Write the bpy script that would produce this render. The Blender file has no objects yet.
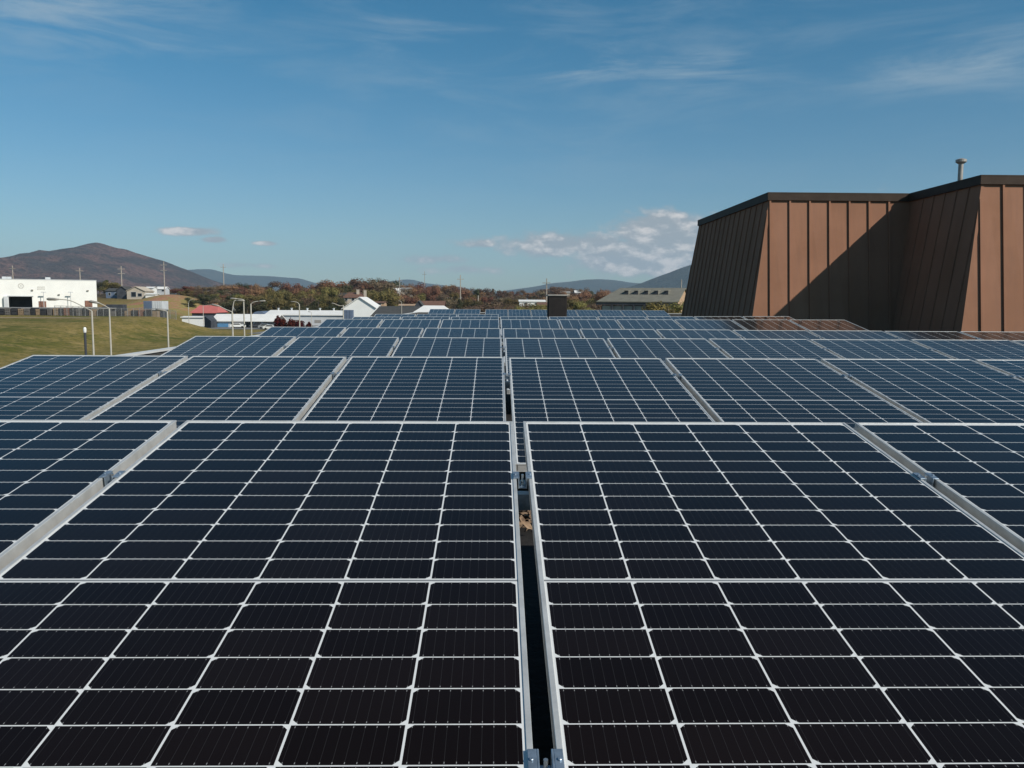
import bpy, bmesh, math, random
from mathutils import Vector, Matrix, noise
R = math.radians
S = bpy.context.scene
COL = S.collection
rnd = random.Random(11)

# ------------------------------------------------------------------ camera
ZTOP = 0.52                                   # height of the panels' upper edges over the roof
FPX, PITCH, YAW, ROLL = 842.0, 0.0989, -0.0182, 0.0060
CAM = Vector((-0.0656, 0.0, ZTOP + 0.3691))
fwd = Vector((-math.sin(YAW) * math.cos(PITCH), math.cos(YAW) * math.cos(PITCH), -math.sin(PITCH)))
r0 = fwd.cross(Vector((0, 0, 1))).normalized()
u0 = r0.cross(fwd).normalized()
rt = r0 * math.cos(ROLL) + u0 * math.sin(ROLL)
up = -r0 * math.sin(ROLL) + u0 * math.cos(ROLL)
cd = bpy.data.cameras.new('camera')
cam = bpy.data.objects.new('camera', cd)
COL.objects.link(cam)
mw = Matrix((rt, up, -fwd)).transposed().to_4x4()
mw.translation = CAM
cam.matrix_world = mw
cd.sensor_width = 36.0
cd.lens = FPX / 1024.0 * 36.0
cd.clip_start = 0.05
cd.clip_end = 60000
S.camera = cam

def at(px, py, Y):
    """point on the sight line through a pixel of the photograph at distance Y"""
    d = fwd + rt * ((px - 512) / FPX) - up * ((py - 384) / FPX)
    return CAM + d * ((Y - CAM.y) / d.y)

# ------------------------------------------------------------------ light
SUN = Vector((1.30, -1.0, 1.17)).normalized()          # towards the sun
sd = bpy.data.lights.new('sun', 'SUN')
sd.energy = 4.8
sd.angle = R(0.5)
sd.color = (1.0, 0.93, 0.84)
so = bpy.data.objects.new('sun', sd)
COL.objects.link(so)
so.rotation_euler = SUN.to_track_quat('Z', 'Y').to_euler()
S.view_settings.view_transform = 'Standard'
S.view_settings.look = 'None'
S.view_settings.gamma = 1.0
S.view_settings.exposure = 0.0
S.view_settings.use_curve_mapping = False
S.cycles.max_bounces = 6
S.cycles.volume_bounces = 0
S.cycles.use_denoising = True
S.cycles.sample_clamp_indirect = 6.0

class N:
    """small node graph helper"""
    def __init__(s, tree):
        s.t = tree
    def new(s, kind, **kw):
        n = s.t.nodes.new(kind)
        for k, v in kw.items():
            setattr(n, k, v)
        return n
    def put(s, sock, v):
        if isinstance(v, bpy.types.NodeSocket):
            s.t.links.new(v, sock)
        elif v is not None:
            sock.default_value = v
    def m(s, op, a, b=None, c=None, clamp=False):
        n = s.new('ShaderNodeMath', operation=op, use_clamp=clamp)
        for i, v in enumerate((a, b, c)):
            if v is not None:
                s.put(n.inputs[i], v)
        return n.outputs[0]
    def mix(s, f, a, b, blend='MIX'):
        n = s.new('ShaderNodeMix', data_type='RGBA', blend_type=blend)
        s.put(n.inputs[0], f)
        for sock, v in ((n.inputs[6], a), (n.inputs[7], b)):
            if isinstance(v, tuple) and len(v) == 3:
                v = (*v, 1)
            s.put(sock, v)
        return n.outputs[2]
    def noise(s, vec, scale, detail=4, rough=0.55, dist=0.0):
        n = s.new('ShaderNodeTexNoise')
        s.put(n.inputs['Vector'], vec)
        n.inputs['Scale'].default_value = scale
        n.inputs['Detail'].default_value = detail
        n.inputs['Roughness'].default_value = rough
        n.inputs['Distortion'].default_value = dist
        return n.outputs['Fac']
    def ramp(s, v, lo, hi):
        n = s.new('ShaderNodeMapRange', interpolation_type='SMOOTHSTEP')
        s.put(n.inputs[0], v)
        s.put(n.inputs[1], lo)
        s.put(n.inputs[2], hi)
        return n.outputs[0]

def build_world():
    w = bpy.data.worlds.new('World')
    S.world = w
    w.use_nodes = True
    t = w.node_tree
    t.nodes.clear()
    g = N(t)
    sky = g.new('ShaderNodeTexSky', sky_type='NISHITA')
    sky.sun_disc = False
    sky.sun_elevation = math.asin(SUN.z)
    sky.sun_rotation = math.atan2(SUN.x, SUN.y)
    sky.air_density = 1.0
    sky.dust_density = 0.6
    sky.ozone_density = 2.2
    sky.altitude = 400
    tc = g.new('ShaderNodeTexCoord')
    sp = g.new('ShaderNodeSeparateXYZ')
    t.links.new(tc.outputs['Generated'], sp.inputs[0])
    x, y, z = sp.outputs
    az = g.m('ARCTAN2', x, y)
    el = g.m('ARCSINE', z)
    def blob(ca, ce, ra, re):
        a = g.m('DIVIDE', g.m('SUBTRACT', az, ca), ra)
        e = g.m('DIVIDE', g.m('SUBTRACT', el, ce), re)
        return g.m('EXPONENT', g.m('MULTIPLY', g.m('ADD', g.m('MULTIPLY', a, a), g.m('MULTIPLY', e, e)), -1.0))
    def PX(px): return math.atan((px - 496.6) / 842.0)
    def PY(py): return math.atan((301.6 - py) / 842.0)
    # --- low cumulus bank
    def cvec(dz, sx, sz):
        c = g.new('ShaderNodeCombineXYZ')
        g.put(c.inputs[0], g.m('MULTIPLY', az, sx))
        g.put(c.inputs[1], g.m('MULTIPLY', g.m('ADD', el, dz), sz))
        return c.outputs[0]
    n1 = g.noise(cvec(0.0, 11.0, 21.0), 2.5, 8, 0.58)
    n2 = g.noise(cvec(0.0075, 11.0, 21.0), 2.5, 8, 0.58)
    n3 = g.noise(cvec(0.018, 11.0, 21.0), 2.5, 6, 0.58)
    env = g.m('MULTIPLY', blob(PX(662), PY(236), 0.058, 0.024), 1.15)
    for b, k in ((blob(PX(565), PY(247), 0.11, 0.017), 0.78), (blob(PX(650), PY(258), 0.11, 0.026), 0.95),
                 (blob(PX(480), PY(246), 0.035, 0.007), 0.66), (blob(PX(430), PY(262), 0.05, 0.008), 0.55), (blob(PX(470), PY(272), 0.07, 0.008), 0.5),
                 (blob(PX(193), PY(240), 0.030, 0.0055), 0.95), (blob(PX(218), PY(247), 0.018, 0.004), 0.8),
                 (blob(PX(268), PY(249), 0.016, 0.0035), 0.8), (blob(PX(255), PY(270), 0.05, 0.005), 0.45),
                 (blob(PX(800), PY(240), 0.14, 0.035), 0.8), (blob(PX(1150), PY(250), 0.12, 0.03), 0.8),
                 (blob(PX(-200), PY(255), 0.12, 0.02), 0.7)):
        env = g.m('MAXIMUM', env, g.m('MULTIPLY', b, k))
    dens = g.m('ADD', g.m('MULTIPLY', env, 0.98), g.m('MULTIPLY_ADD', n1, 1.0, -0.5))
    cum = g.ramp(dens, 0.22, 0.60)
    lit = g.m('MAXIMUM', g.ramp(g.m('SUBTRACT', n1, n2), -0.06, 0.20), g.m('MULTIPLY', g.ramp(g.m('SUBTRACT', n1, n3), -0.02, 0.22), 0.9))
    core = g.m('MULTIPLY', g.ramp(dens, 0.26, 0.66), lit)
    ccol = g.mix(core, CLOUD_DARK, CLOUD_LIT)
    # --- high cirrus wisps
    wv = g.new('ShaderNodeMapping')
    wv.inputs['Rotation'].default_value = (0, 0, R(-14))
    ev = g.new('ShaderNodeCombineXYZ')
    g.put(ev.inputs[0], g.m('MULTIPLY', az, 1.7))
    g.put(ev.inputs[1], g.m('MULTIPLY', el, 9.0))
    t.links.new(ev.outputs[0], wv.inputs[0])
    w1 = g.noise(wv.outputs[0], 2.6, 8, 0.64, 0.55)
    wenv = blob(PX(70), PY(30), 0.16, 0.07)
    for b, k in ((blob(PX(160), PY(85), 0.13, 0.025), 0.6), (blob(PX(590), PY(75), 0.08, 0.025), 1.0),
                 (blob(PX(690), PY(85), 0.08, 0.028), 0.9), (blob(PX(420), PY(35), 0.13, 0.05), 0.55),
                 (blob(PX(960), PY(95), 0.13, 0.03), 0.9), (blob(PX(800), PY(10), 0.15, 0.04), 0.5),
                 (blob(PX(560), PY(60), 0.5, 0.13), 0.32)):
        wenv = g.m('MAXIMUM', wenv, g.m('MULTIPLY', b, k))
    cir = g.m('MULTIPLY', g.ramp(w1, 0.40, 0.72), g.m('MULTIPLY', wenv, 0.72))
    tint = g.mix(g.ramp(el, 0.0, 0.36), SKY_TINT, SKY_TINT_HIGH)
    tint = g.mix(g.ramp(el, 0.40, 0.9), tint, SKY_TINT_TOP)
    skyc = g.mix(1.0, sky.outputs[0], tint, 'MULTIPLY')
    c = g.mix(cir, skyc, CIRRUS)
    c = g.mix(g.m('MULTIPLY', cum, 0.90), c, ccol)
    bg = g.new('ShaderNodeBackground')
    t.links.new(c, bg.inputs[0])
    bg.inputs[1].default_value = SKY_STRENGTH
    out = g.new('ShaderNodeOutputWorld')
    t.links.new(bg.outputs[0], out.inputs[0])
SKY_STRENGTH = 0.079
SKY_TINT = (0.76, 0.96, 1.04)
SKY_TINT_HIGH = (0.30, 0.93, 1.08)
SKY_TINT_TOP = (0.66, 0.95, 0.95)
CLOUD_DARK = (4.5, 4.95, 5.3)
CLOUD_LIT = (10.0, 9.4, 9.0)
CIRRUS = (5.0, 6.2, 7.0)
build_world()

# ------------------------------------------------------------------ materials
MATS = {}
def mat(name, col, rough=0.8, metal=0.0, var=0.15, vscale=3.0, spec=0.5, bump=0.0, bscale=40.0, col2=None, det=5):
    if name in MATS:
        return MATS[name]
    m = bpy.data.materials.new(name)
    m.use_nodes = True
    g = N(m.node_tree)
    b = m.node_tree.nodes['Principled BSDF']
    tc = g.new('ShaderNodeTexCoord')
    n = g.noise(tc.outputs['Object'], vscale, det, 0.6)
    f = g.ramp(n, 0.3, 0.7)
    lo = tuple(c * (1 - var) for c in col)
    hi = col2 if col2 else tuple(min(1, c * (1 + var)) for c in col)
    m.node_tree.links.new(g.mix(f, lo, hi), b.inputs['Base Color'])
    b.inputs['Roughness'].default_value = rough
    b.inputs['Metallic'].default_value = metal
    b.inputs['Specular IOR Level'].default_value = spec
    if bump:
        bn = g.new('ShaderNodeBump')
        bn.inputs['Strength'].default_value = bump
        bn.inputs['Distance'].default_value = 0.02
        g.put(bn.inputs['Height'], g.noise(tc.outputs['Object'], bscale, 4, 0.6))
        m.node_tree.links.new(bn.outputs[0], b.inputs['Normal'])
    MATS[name] = m
    return m

# panel geometry, metres
PW, PL, PGAP = 0.991, 2.053, 0.031
CC, CR, CMID = 0.16125, 0.08334, 0.0123
PITCHW = PW + PGAP
TILT = 0.1502

def laminate_material():
    m = bpy.data.materials.new('solar cells under glass')
    m.use_nodes = True
    t = m.node_tree
    g = N(t)
    b = t.nodes['Principled BSDF']
    tc = g.new('ShaderNodeTexCoord')
    sp = g.new('ShaderNodeSeparateXYZ')
    t.links.new(tc.outputs['Object'], sp.inputs[0])
    x, y = sp.outputs[0], sp.outputs[1]          # y runs from the low edge up
    u = g.m('DIVIDE', g.m('ADD', x, 3 * CC), CC)
    iu = g.m('FLOOR', u)
    fu = g.m('FRACT', u)
    cxs = g.m('MULTIPLY', g.m('SUBTRACT', fu, 0.5), CC)
    cx = g.m('ABSOLUTE', cxs)
    ym = g.m('SUBTRACT', y, PL / 2)
    sg = g.m('SIGN', ym)
    v = g.m('DIVIDE', g.m('SUBTRACT', g.m('ABSOLUTE', ym), CMID / 2), CR)
    fv = g.m('FRACT', v)
    dyo = g.m('MULTIPLY', g.m('SUBTRACT', fv, 0.5), CR)
    dyu = g.m('MULTIPLY', dyo, sg)               # signed offset inside the half cell, + is up the slope
    cy = g.m('ABSOLUTE', dyo)
    hw, hh, ch = CC / 2 - 0.0017, CR / 2 - 0.0012, 0.0088
    par = g.m('MULTIPLY_ADD', g.m('FLOORED_MODULO', iu, 2.0), 2.0, -1.0)   # -1 even, +1 odd
    tip = g.m('ADD', cx, g.m('MULTIPLY', dyu, par))
    inside = g.m('MULTIPLY', g.m('LESS_THAN', cx, hw), g.m('LESS_THAN', cy, hh))
    inside = g.m('MULTIPLY', inside, g.m('LESS_THAN', tip, hw + hh - ch))
    inside = g.m('MULTIPLY', inside, g.m('LESS_THAN', g.m('ABSOLUTE', x), 3 * CC))
    inside = g.m('MULTIPLY', inside, g.m('GREATER_THAN', v, 0.0))
    inside = g.m('MULTIPLY', inside, g.m('LESS_THAN', v, 12.0))
    bb = g.m('ABSOLUTE', g.m('SUBTRACT', g.m('FRACT', g.m('MULTIPLY', fu, 10.0)), 0.5))
    bd = g.m('MULTIPLY', bb, CC / 10)
    wire = g.m('LESS_THAN', bd, 0.00030)
    padx = g.m('LESS_THAN', bd, 0.00055)
    pad = g.m('MULTIPLY', padx, g.m('MULTIPLY', g.m('GREATER_THAN', cy, hh - 0.0058), g.m('LESS_THAN', cy, hh - 0.0022)))
    oi = g.new('ShaderNodeObjectInfo')
    # each cell a little different, as cells are sorted by hand
    cid = g.new('ShaderNodeCombineXYZ')
    g.put(cid.inputs[0], iu)
    g.put(cid.inputs[1], g.m('MULTIPLY', g.m('FLOOR', v), sg))
    g.put(cid.inputs[2], g.m('MULTIPLY', oi.outputs['Random'], 91.0))
    wn = g.new('ShaderNodeTexWhiteNoise')
    t.links.new(cid.outputs[0], wn.inputs[0])
    cell = g.mix(wn.outputs[0], (0.0054, 0.0034, 0.0032), (0.0082, 0.0054, 0.0052))
    cell = g.mix(g.m('MULTIPLY', wire, 0.18), cell, (0.10, 0.105, 0.11))
    cell = g.mix(g.m('MULTIPLY', pad, 0.7), cell, (0.32, 0.32, 0.32))
    ribbon = g.m('LESS_THAN', g.m('ABSOLUTE', ym), 0.0032)
    back = g.mix(ribbon, (0.66, 0.67, 0.66), (0.20, 0.21, 0.22))
    col = g.mix(inside, back, cell)
    # thin dust film, a shape of its own
    du = g.noise(tc.outputs['Object'], 2.3, 6, 0.65)
    col = g.mix(g.m('MULTIPLY', g.ramp(du, 0.35, 0.8), 0.004), col, (0.35, 0.31, 0.26))
    t.links.new(col, b.inputs['Base Color'])
    t.links.new(g.m('MULTIPLY_ADD', du, 0.12, 0.07), b.inputs['Roughness'])
    b.inputs['IOR'].default_value = 1.238
    b.inputs['Specular IOR Level'].default_value = 0.5
    b.inputs['Specular Tint'].default_value = (1.0, 0.78, 0.66, 1)
    return m
M_LAM = laminate_material()
M_ALU = mat('anodised aluminium', (0.54, 0.545, 0.53), 0.42, 0.35, 0.12, 14, bump=0.06, bscale=60)
M_GALV = mat('galvanised steel', (0.30, 0.37, 0.44), 0.42, 0.7, 0.18, 60)
M_BOLT = mat('bright bolt steel', (0.72, 0.71, 0.68), 0.25, 0.9, 0.1, 90)
M_GRAVEL = mat('roof gravel', (0.20, 0.155, 0.11), 0.95, 0, 0.5, 28, bump=1.0, bscale=45, col2=(0.38, 0.31, 0.24))
M_MEMBRANE = mat('dark roofing membrane', (0.022, 0.021, 0.020), 0.9, 0, 0.35, 1.2, spec=0.2, bump=0.3, bscale=30)
M_LITTER = mat('dry leaf brown', (0.19, 0.115, 0.070), 0.9, 0, 0.45, 24, col2=(0.33, 0.23, 0.145))
M_PARAPET = mat('white coping metal', (0.62, 0.62, 0.60), 0.5, 0, 0.08, 2)
def wall_mat():
    m = bpy.data.materials.new('brown painted metal panel')
    m.use_nodes = True
    g = N(m.node_tree)
    b = m.node_tree.nodes['Principled BSDF']
    tc = g.new('ShaderNodeTexCoord')
    mp = g.new('ShaderNodeMapping')
    mp.inputs['Scale'].default_value = (5.0, 5.0, 0.35)
    m.node_tree.links.new(tc.outputs['Object'], mp.inputs[0])
    streak = g.ramp(g.noise(mp.outputs[0], 1.6, 6, 0.65), 0.38, 0.72)
    blot = g.ramp(g.noise(tc.outputs['Object'], 0.8, 5, 0.6), 0.35, 0.65)
    sp = g.new('ShaderNodeSeparateXYZ')
    m.node_tree.links.new(tc.outputs['Object'], sp.inputs[0])
    wn = g.new('ShaderNodeTexWhiteNoise', noise_dimensions='1D')
    g.put(wn.inputs['W'], g.m('FLOOR', g.m('DIVIDE', g.m('ADD', sp.outputs[0], sp.outputs[1]), 0.478)))
    c = g.mix(blot, (0.263, 0.134, 0.082), (0.310, 0.159, 0.099))
    c = g.mix(g.m('MULTIPLY', streak, 0.45), c, (0.236, 0.129, 0.087))
    c = g.mix(g.m('MULTIPLY', wn.outputs[0], 0.28), c, (0.335, 0.176, 0.117))
    m.node_tree.links.new(c, b.inputs['Base Color'])
    b.inputs['Roughness'].default_value = 0.75
    b.inputs['Specular IOR Level'].default_value = 0.06
    bn = g.new('ShaderNodeBump')
    bn.inputs['Strength'].default_value = 0.25
    bn.inputs['Distance'].default_value = 0.02
    g.put(bn.inputs['Height'], g.noise(mp.outputs[0], 0.9, 3, 0.5))
    m.node_tree.links.new(bn.outputs[0], b.inputs['Normal'])
    return m
M_BROWNWALL = wall_mat()
M_FASCIA = mat('dark brown trim metal', (0.058, 0.042, 0.032), 0.6, 0, 0.12, 3, spec=0.1)
M_DARKROOF = mat('dark roof membrane', (0.06, 0.058, 0.055), 0.9, 0, 0.2, 2)
M_VENTBODY = mat('rusty dark brown sheet', (0.017, 0.013, 0.011), 0.7, 0, 0.4, 6)
M_VENTCAP = mat('weathered zinc cap', (0.33, 0.31, 0.28), 0.55, 0.3, 0.15, 5)
M_WHITE = mat('white painted steel', (0.78, 0.78, 0.74), 0.6, 0, 0.04, 0.3)
M_WHITEROOF = mat('white roof sheet', (0.78, 0.77, 0.73), 0.55, 0, 0.06, 0.4)
M_PALEWALL = mat('pale grey wall', (0.50, 0.52, 0.53), 0.8, 0, 0.08, 0.4)
M_BEIGE = mat('beige siding', (0.46, 0.40, 0.32), 0.85, 0, 0.1, 0.5)
M_DARKWALL = mat('dark slate wall', (0.045, 0.05, 0.06), 0.8, 0, 0.3, 0.6)
M_BLUEWALL = mat('blue grey siding', (0.11, 0.15, 0.22), 0.8, 0, 0.1, 0.5)
M_BLUEPANEL = mat('bright blue panel', (0.09, 0.24, 0.42), 0.6, 0, 0.08, 1)
M_SHINGLE = mat('charcoal shingle', (0.055, 0.055, 0.052), 0.9, 0, 0.25, 1.5)
M_BROWNROOF = mat('brown shingle', (0.14, 0.072, 0.048), 0.9, 0, 0.2, 1.2)
M_REDROOF = mat('red painted roof', (0.50, 0.14, 0.12), 0.6, 0, 0.08, 0.6)
M_GREYROOF = mat('olive grey shingle', (0.165, 0.160, 0.130), 0.9, 0, 0.12, 0.9)
M_TANBRICK = mat('tan brick', (0.40, 0.27, 0.17), 0.85, 0, 0.2, 2)
M_REDBRICK = mat('brown brick', (0.20, 0.10, 0.07), 0.9, 0, 0.3, 2)
M_WINDOW = mat('dark window glass', (0.02, 0.025, 0.03), 0.12, 0, 0.2, 1)
M_WOODPOLE = mat('weathered grey pole timber', (0.36, 0.32, 0.27), 0.9, 0, 0.15, 2)
M_LAMPPOLE = mat('pale lamp post paint', (0.48, 0.45, 0.39), 0.5, 0.1, 0.08, 2)
M_TYRE = mat('black tyre rubber', (0.02, 0.02, 0.02), 0.9)
M_FENCEWIRE = mat('grey chain link wire', (0.26, 0.26, 0.25), 0.6, 0.4)
M_TRUNK = mat('grey brown bark', (0.10, 0.078, 0.06), 0.95, 0, 0.3, 3)

# ------------------------------------------------------------------ mesh helpers
class B:
    def __init__(s):
        s.bm = bmesh.new()
    def poly(s, pts):
        return s.bm.faces.new([s.bm.verts.new(p) for p in pts])
    def hexa(s, p):      # 8 points: bottom ring 0-3 (ccw from above), top ring 4-7
        v = [s.bm.verts.new(q) for q in p]
        for f in ((3, 2, 1, 0), (4, 5, 6, 7), (0, 1, 5, 4), (1, 2, 6, 5), (2, 3, 7, 6), (3, 0, 4, 7)):
            s.bm.faces.new([v[i] for i in f])
        return v
    def box(s, x0, x1, y0, y1, z0, z1):
        return s.hexa([(x0, y0, z0), (x1, y0, z0), (x1, y1, z0), (x0, y1, z0), (x0, y0, z1), (x1, y0, z1), (x1, y1, z1), (x0, y1, z1)])
    def bar(s, a, b, w, h, upv=(0, 0, 1)):
        a, b = Vector(a), Vector(b)
        d = (b - a).normalized()
        sd_ = d.cross(Vector(upv))
        if sd_.length < 1e-4:
            sd_ = d.cross(Vector((1, 0, 0)))
        sd_.normalize()
        u_ = sd_.cross(d)
        q = []
        for p in (a, b):
            q += [p - sd_ * w / 2 - u_ * h / 2, p + sd_ * w / 2 - u_ * h / 2, p + sd_ * w / 2 + u_ * h / 2, p - sd_ * w / 2 + u_ * h / 2]
        s.hexa(q)
    def tube(s, pts, rads, n=10, cap=True):
        pts = [Vector(p) for p in pts]
        if not isinstance(rads, (list, tuple)):
            rads = [rads] * len(pts)
        rings = []
        prev = None
        for i, p in enumerate(pts):
            d = (pts[min(i + 1, len(pts) - 1)] - pts[max(i - 1, 0)]).normalized()
            ref = Vector((0, 0, 1)) if abs(d.z) < 0.9 else Vector((1, 0, 0))
            a = d.cross(ref).normalized() if prev is None else (prev - d * prev.dot(d)).normalized()
            prev = a
            c = d.cross(a)
            rings.append([s.bm.verts.new(p + (a * math.cos(k * 2 * math.pi / n) + c * math.sin(k * 2 * math.pi / n)) * rads[i]) for k in range(n)])
        for q, w in zip(rings, rings[1:]):
            for k in range(n):
                s.bm.faces.new((q[k], q[(k + 1) % n], w[(k + 1) % n], w[k]))
        if cap:
            s.bm.faces.new(rings[0][::-1])
            s.bm.faces.new(rings[-1])
    def build(s, name, m, parent=None, bevel=0, smooth=False):
        if bevel:
            bmesh.ops.bevel(s.bm, geom=s.bm.edges[:], offset=bevel, segments=1, affect='EDGES')
        bmesh.ops.recalc_face_normals(s.bm, faces=s.bm.faces[:])
        me = bpy.data.meshes.new(name)
        s.bm.to_mesh(me)
        s.bm.free()
        ms = m if isinstance(m, (list, tuple)) else [m]
        for q in ms:
            me.materials.append(q)
        if smooth:
            for p in me.polygons:
                p.use_smooth = True
        o = bpy.data.objects.new(name, me)
        COL.objects.link(o)
        if parent:
            o.parent = parent
        return o

def tag(o, label=None, cat=None, group=None, kind=None):
    if label: o['label'] = label
    if cat: o['category'] = cat
    if group: o['group'] = group
    if kind: o['kind'] = kind
    return o

def thing(name, label, cat, loc=(0, 0, 0), rz=0.0, group=None):
    o = bpy.data.objects.new(name, None)
    COL.objects.link(o)
    o.location = loc
    o.rotation_euler = (0, 0, rz)
    o.empty_display_size = 0.2
    return tag(o, label, cat, group)

def copy_tree(o, parent=None):
    c = o.copy()
    COL.objects.link(c)
    if parent:
        c.parent = parent
    for ch in list(o.children):
        copy_tree(ch, c)
    return c

def sstep(a, b, v):
    t = max(0.0, min(1.0, (v - a) / (b - a)))
    return t * t * (3 - 2 * t)

# ------------------------------------------------------------------ terrain
def ground(x, y):
    z = -8.0 + 9.5 * sstep(340, 720, y)
    z += 7.0 * sstep(330, 405, y) * sstep(-90, -135, x) * (1 - 0.9 * sstep(430, 700, y))
    xe = x * 222.0 / max(222.0, y)
    k = sstep(-69, -90, xe)
    k *= 1 - sstep(226, 246, y) * sstep(-120, -101, x)
    z += 4.05 * k * sstep(60, 222, y) * (1 - 0.12 * sstep(228, 262, y)) * (1 - 0.6 * sstep(320, 420, y))
    z += 6.4 * math.exp(-abs((x + 131) / 21) ** 2.6 - ((y - 352) / 26) ** 2)
    if y > 60:
        z += 0.25 * noise.noise((x * 0.02, y * 0.02, 0)) * sstep(-60, -100, x)
    if y > 380:
        z += 2.5 * noise.noise((x * 0.006, y * 0.006, 3)) * sstep(380, 600, y)
    return z

def lin(a, b, n):
    return [a + (b - a) * i / (n - 1) for i in range(n)]

def build_ground():
    xs = [-14000, -9000, -5000, -3000, -1800, -1200, -800, -560, -420, -340] + lin(-300, 300, 151) + [340, 420, 560, 800, 1200, 1800, 3000, 5000, 9000, 14000]
    ys = [-3000, -1500, -700, -300, -120, -40, 20] + lin(50, 460, 104) + lin(480, 900, 22) + [1000, 1200, 1500, 2000, 3000, 4500, 7000, 10000, 14000]
    bm = bmesh.new()
    lay = bm.verts.layers.float_color.new('soil')
    vs = []
    for y in ys:
        row = []
        for x in xs:
            v = bm.verts.new((x, y, ground(x, y)))
            dry = math.exp(-((x + 133) / 30) ** 2 - ((y - 345) / 40) ** 2)
            wood = max(sstep(350, 420, y) * (1 - min(1, dry * 2)), 0)
            v[lay] = (min(1, dry * 1.5), wood, 0, 1)
            row.append(v)
        vs.append(row)
    for a, b in zip(vs, vs[1:]):
        for i in range(len(xs) - 1):
            f = bm.faces.new((a[i], a[i + 1], b[i + 1], b[i]))
            f.smooth = True
    me = bpy.data.meshes.new('ground')
    bm.to_mesh(me)
    bm.free()
    m = bpy.data.materials.new('autumn grass and soil')
    m.use_nodes = True
    g = N(m.node_tree)
    b = m.node_tree.nodes['Principled BSDF']
    at_ = g.new('ShaderNodeAttribute', attribute_name='soil')
    sp = g.new('ShaderNodeSeparateColor')
    m.node_tree.links.new(at_.outputs['Color'], sp.inputs[0])
    tc = g.new('ShaderNodeTexCoord')
    big = g.ramp(g.noise(tc.outputs['Object'], 0.030, 5, 0.6), 0.38, 0.58)
    mid = g.noise(tc.outputs['Object'], 0.25, 6, 0.7)
    fine = g.noise(tc.outputs['Object'], 0.9, 5, 0.8)
    grass = g.mix(big, (0.080, 0.092, 0.015), (0.235, 0.176, 0.055))
    grass = g.mix(g.ramp(mid, 0.42, 0.72), grass, (0.30, 0.220, 0.090))
    grass = g.mix(g.m('MULTIPLY', g.ramp(fine, 0.44, 0.62), 0.8), grass, (0.060, 0.068, 0.016))
    pat = g.noise(tc.outputs['Object'], 0.085, 6, 0.72)
    dry = g.mix(g.ramp(pat, 0.42, 0.56), (0.31, 0.155, 0.095), (0.23, 0.19, 0.065))
    dry = g.mix(g.ramp(fine, 0.5, 0.7), dry, (0.36, 0.29, 0.17))
    wood = g.mix(g.ramp(mid, 0.4, 0.6), (0.060, 0.048, 0.028), (0.095, 0.065, 0.036))
    c = g.mix(sp.outputs[0], grass, dry)
    c = g.mix(sp.outputs[1], c, wood)
    m.node_tree.links.new(c, b.inputs['Base Color'])
    b.inputs['Roughness'].default_value = 1.0
    b.inputs['Specular IOR Level'].default_value = 0.1
    me.materials.append(m)
    o = bpy.data.objects.new('ground', me)
    COL.objects.link(o)
    tag(o, kind='structure')
build_ground()

def sheet(name, quad, dz, m, nx=40, ny=40):
    """a paved sheet lying on the terrain"""
    b = B()
    (x0, y0), (x1, y1) = quad
    g = [[b.bm.verts.new((x, y, ground(x, y) + dz)) for x in lin(x0, x1, nx)] for y in lin(y0, y1, ny)]
    for p, q in zip(g, g[1:]):
        for i in range(nx - 1):
            b.bm.faces.new((p[i], p[i + 1], q[i + 1], q[i]))
    return tag(b.build(name, m), kind='structure')
M_ASPH = mat('worn asphalt', (0.16, 0.158, 0.150), 0.95, 0, 0.2, 0.15)
M_PATH = mat('pale dirt track', (0.34, 0.26, 0.16), 0.95, 0, 0.2, 0.4)
sheet('parking_lot', ((-99, 247), (20, 335)), 0.06, M_ASPH)
sheet('road', ((-64, 216), (20, 246.9)), 0.06, M_ASPH)
sheet('road', ((-240, 205), (-97, 208.5)), 0.08, M_PATH, 60, 4)

# ------------------------------------------------------------------ hills
def hill(name, prof, Yc, front, back, m, seed, rough, res=150, base=-9):
    pts = [(at(px, py, Yc).x, at(px, py, Yc).z) for px, py in prof]
    def H(x):
        if x <= pts[0][0]: return pts[0][1]
        for (a, ha), (b_, hb) in zip(pts, pts[1:]):
            if x <= b_:
                t = (x - a) / (b_ - a)
                return ha + (hb - ha) * t
        return pts[-1][1]
    b = B()
    rows = []
    ny = 46
    for j in range(ny):
        s = j / (ny - 1)
        y = Yc - front + (front + back) * s
        q = (y - (Yc - front)) / front if y < Yc else (Yc + back - y) / back
        q = max(0, min(1, q)) ** 1.2
        row = []
        for x in lin(pts[0][0], pts[-1][0], res):
            sm = (H(x - 0.012 * Yc * 0.4) + H(x) * 2 + H(x + 0.012 * Yc * 0.4)) / 4
            sp_ = noise.fractal((x / (Yc * 0.035) + seed, y / (Yc * 0.16), seed), 0.8, 2.1, 7)
            h = (sm - base) * q * (1 + rough * sp_ * (0.03 + 1.5 * (1 - q))) + base
            row.append(b.bm.verts.new((x, y, h)))
        rows.append(row)
    for p, q in zip(rows, rows[1:]):
        for i in range(res - 1):
            b.bm.faces.new((p[i], p[i + 1], q[i + 1], q[i]))
    return tag(b.build(name, m, smooth=True), kind='structure')

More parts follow.
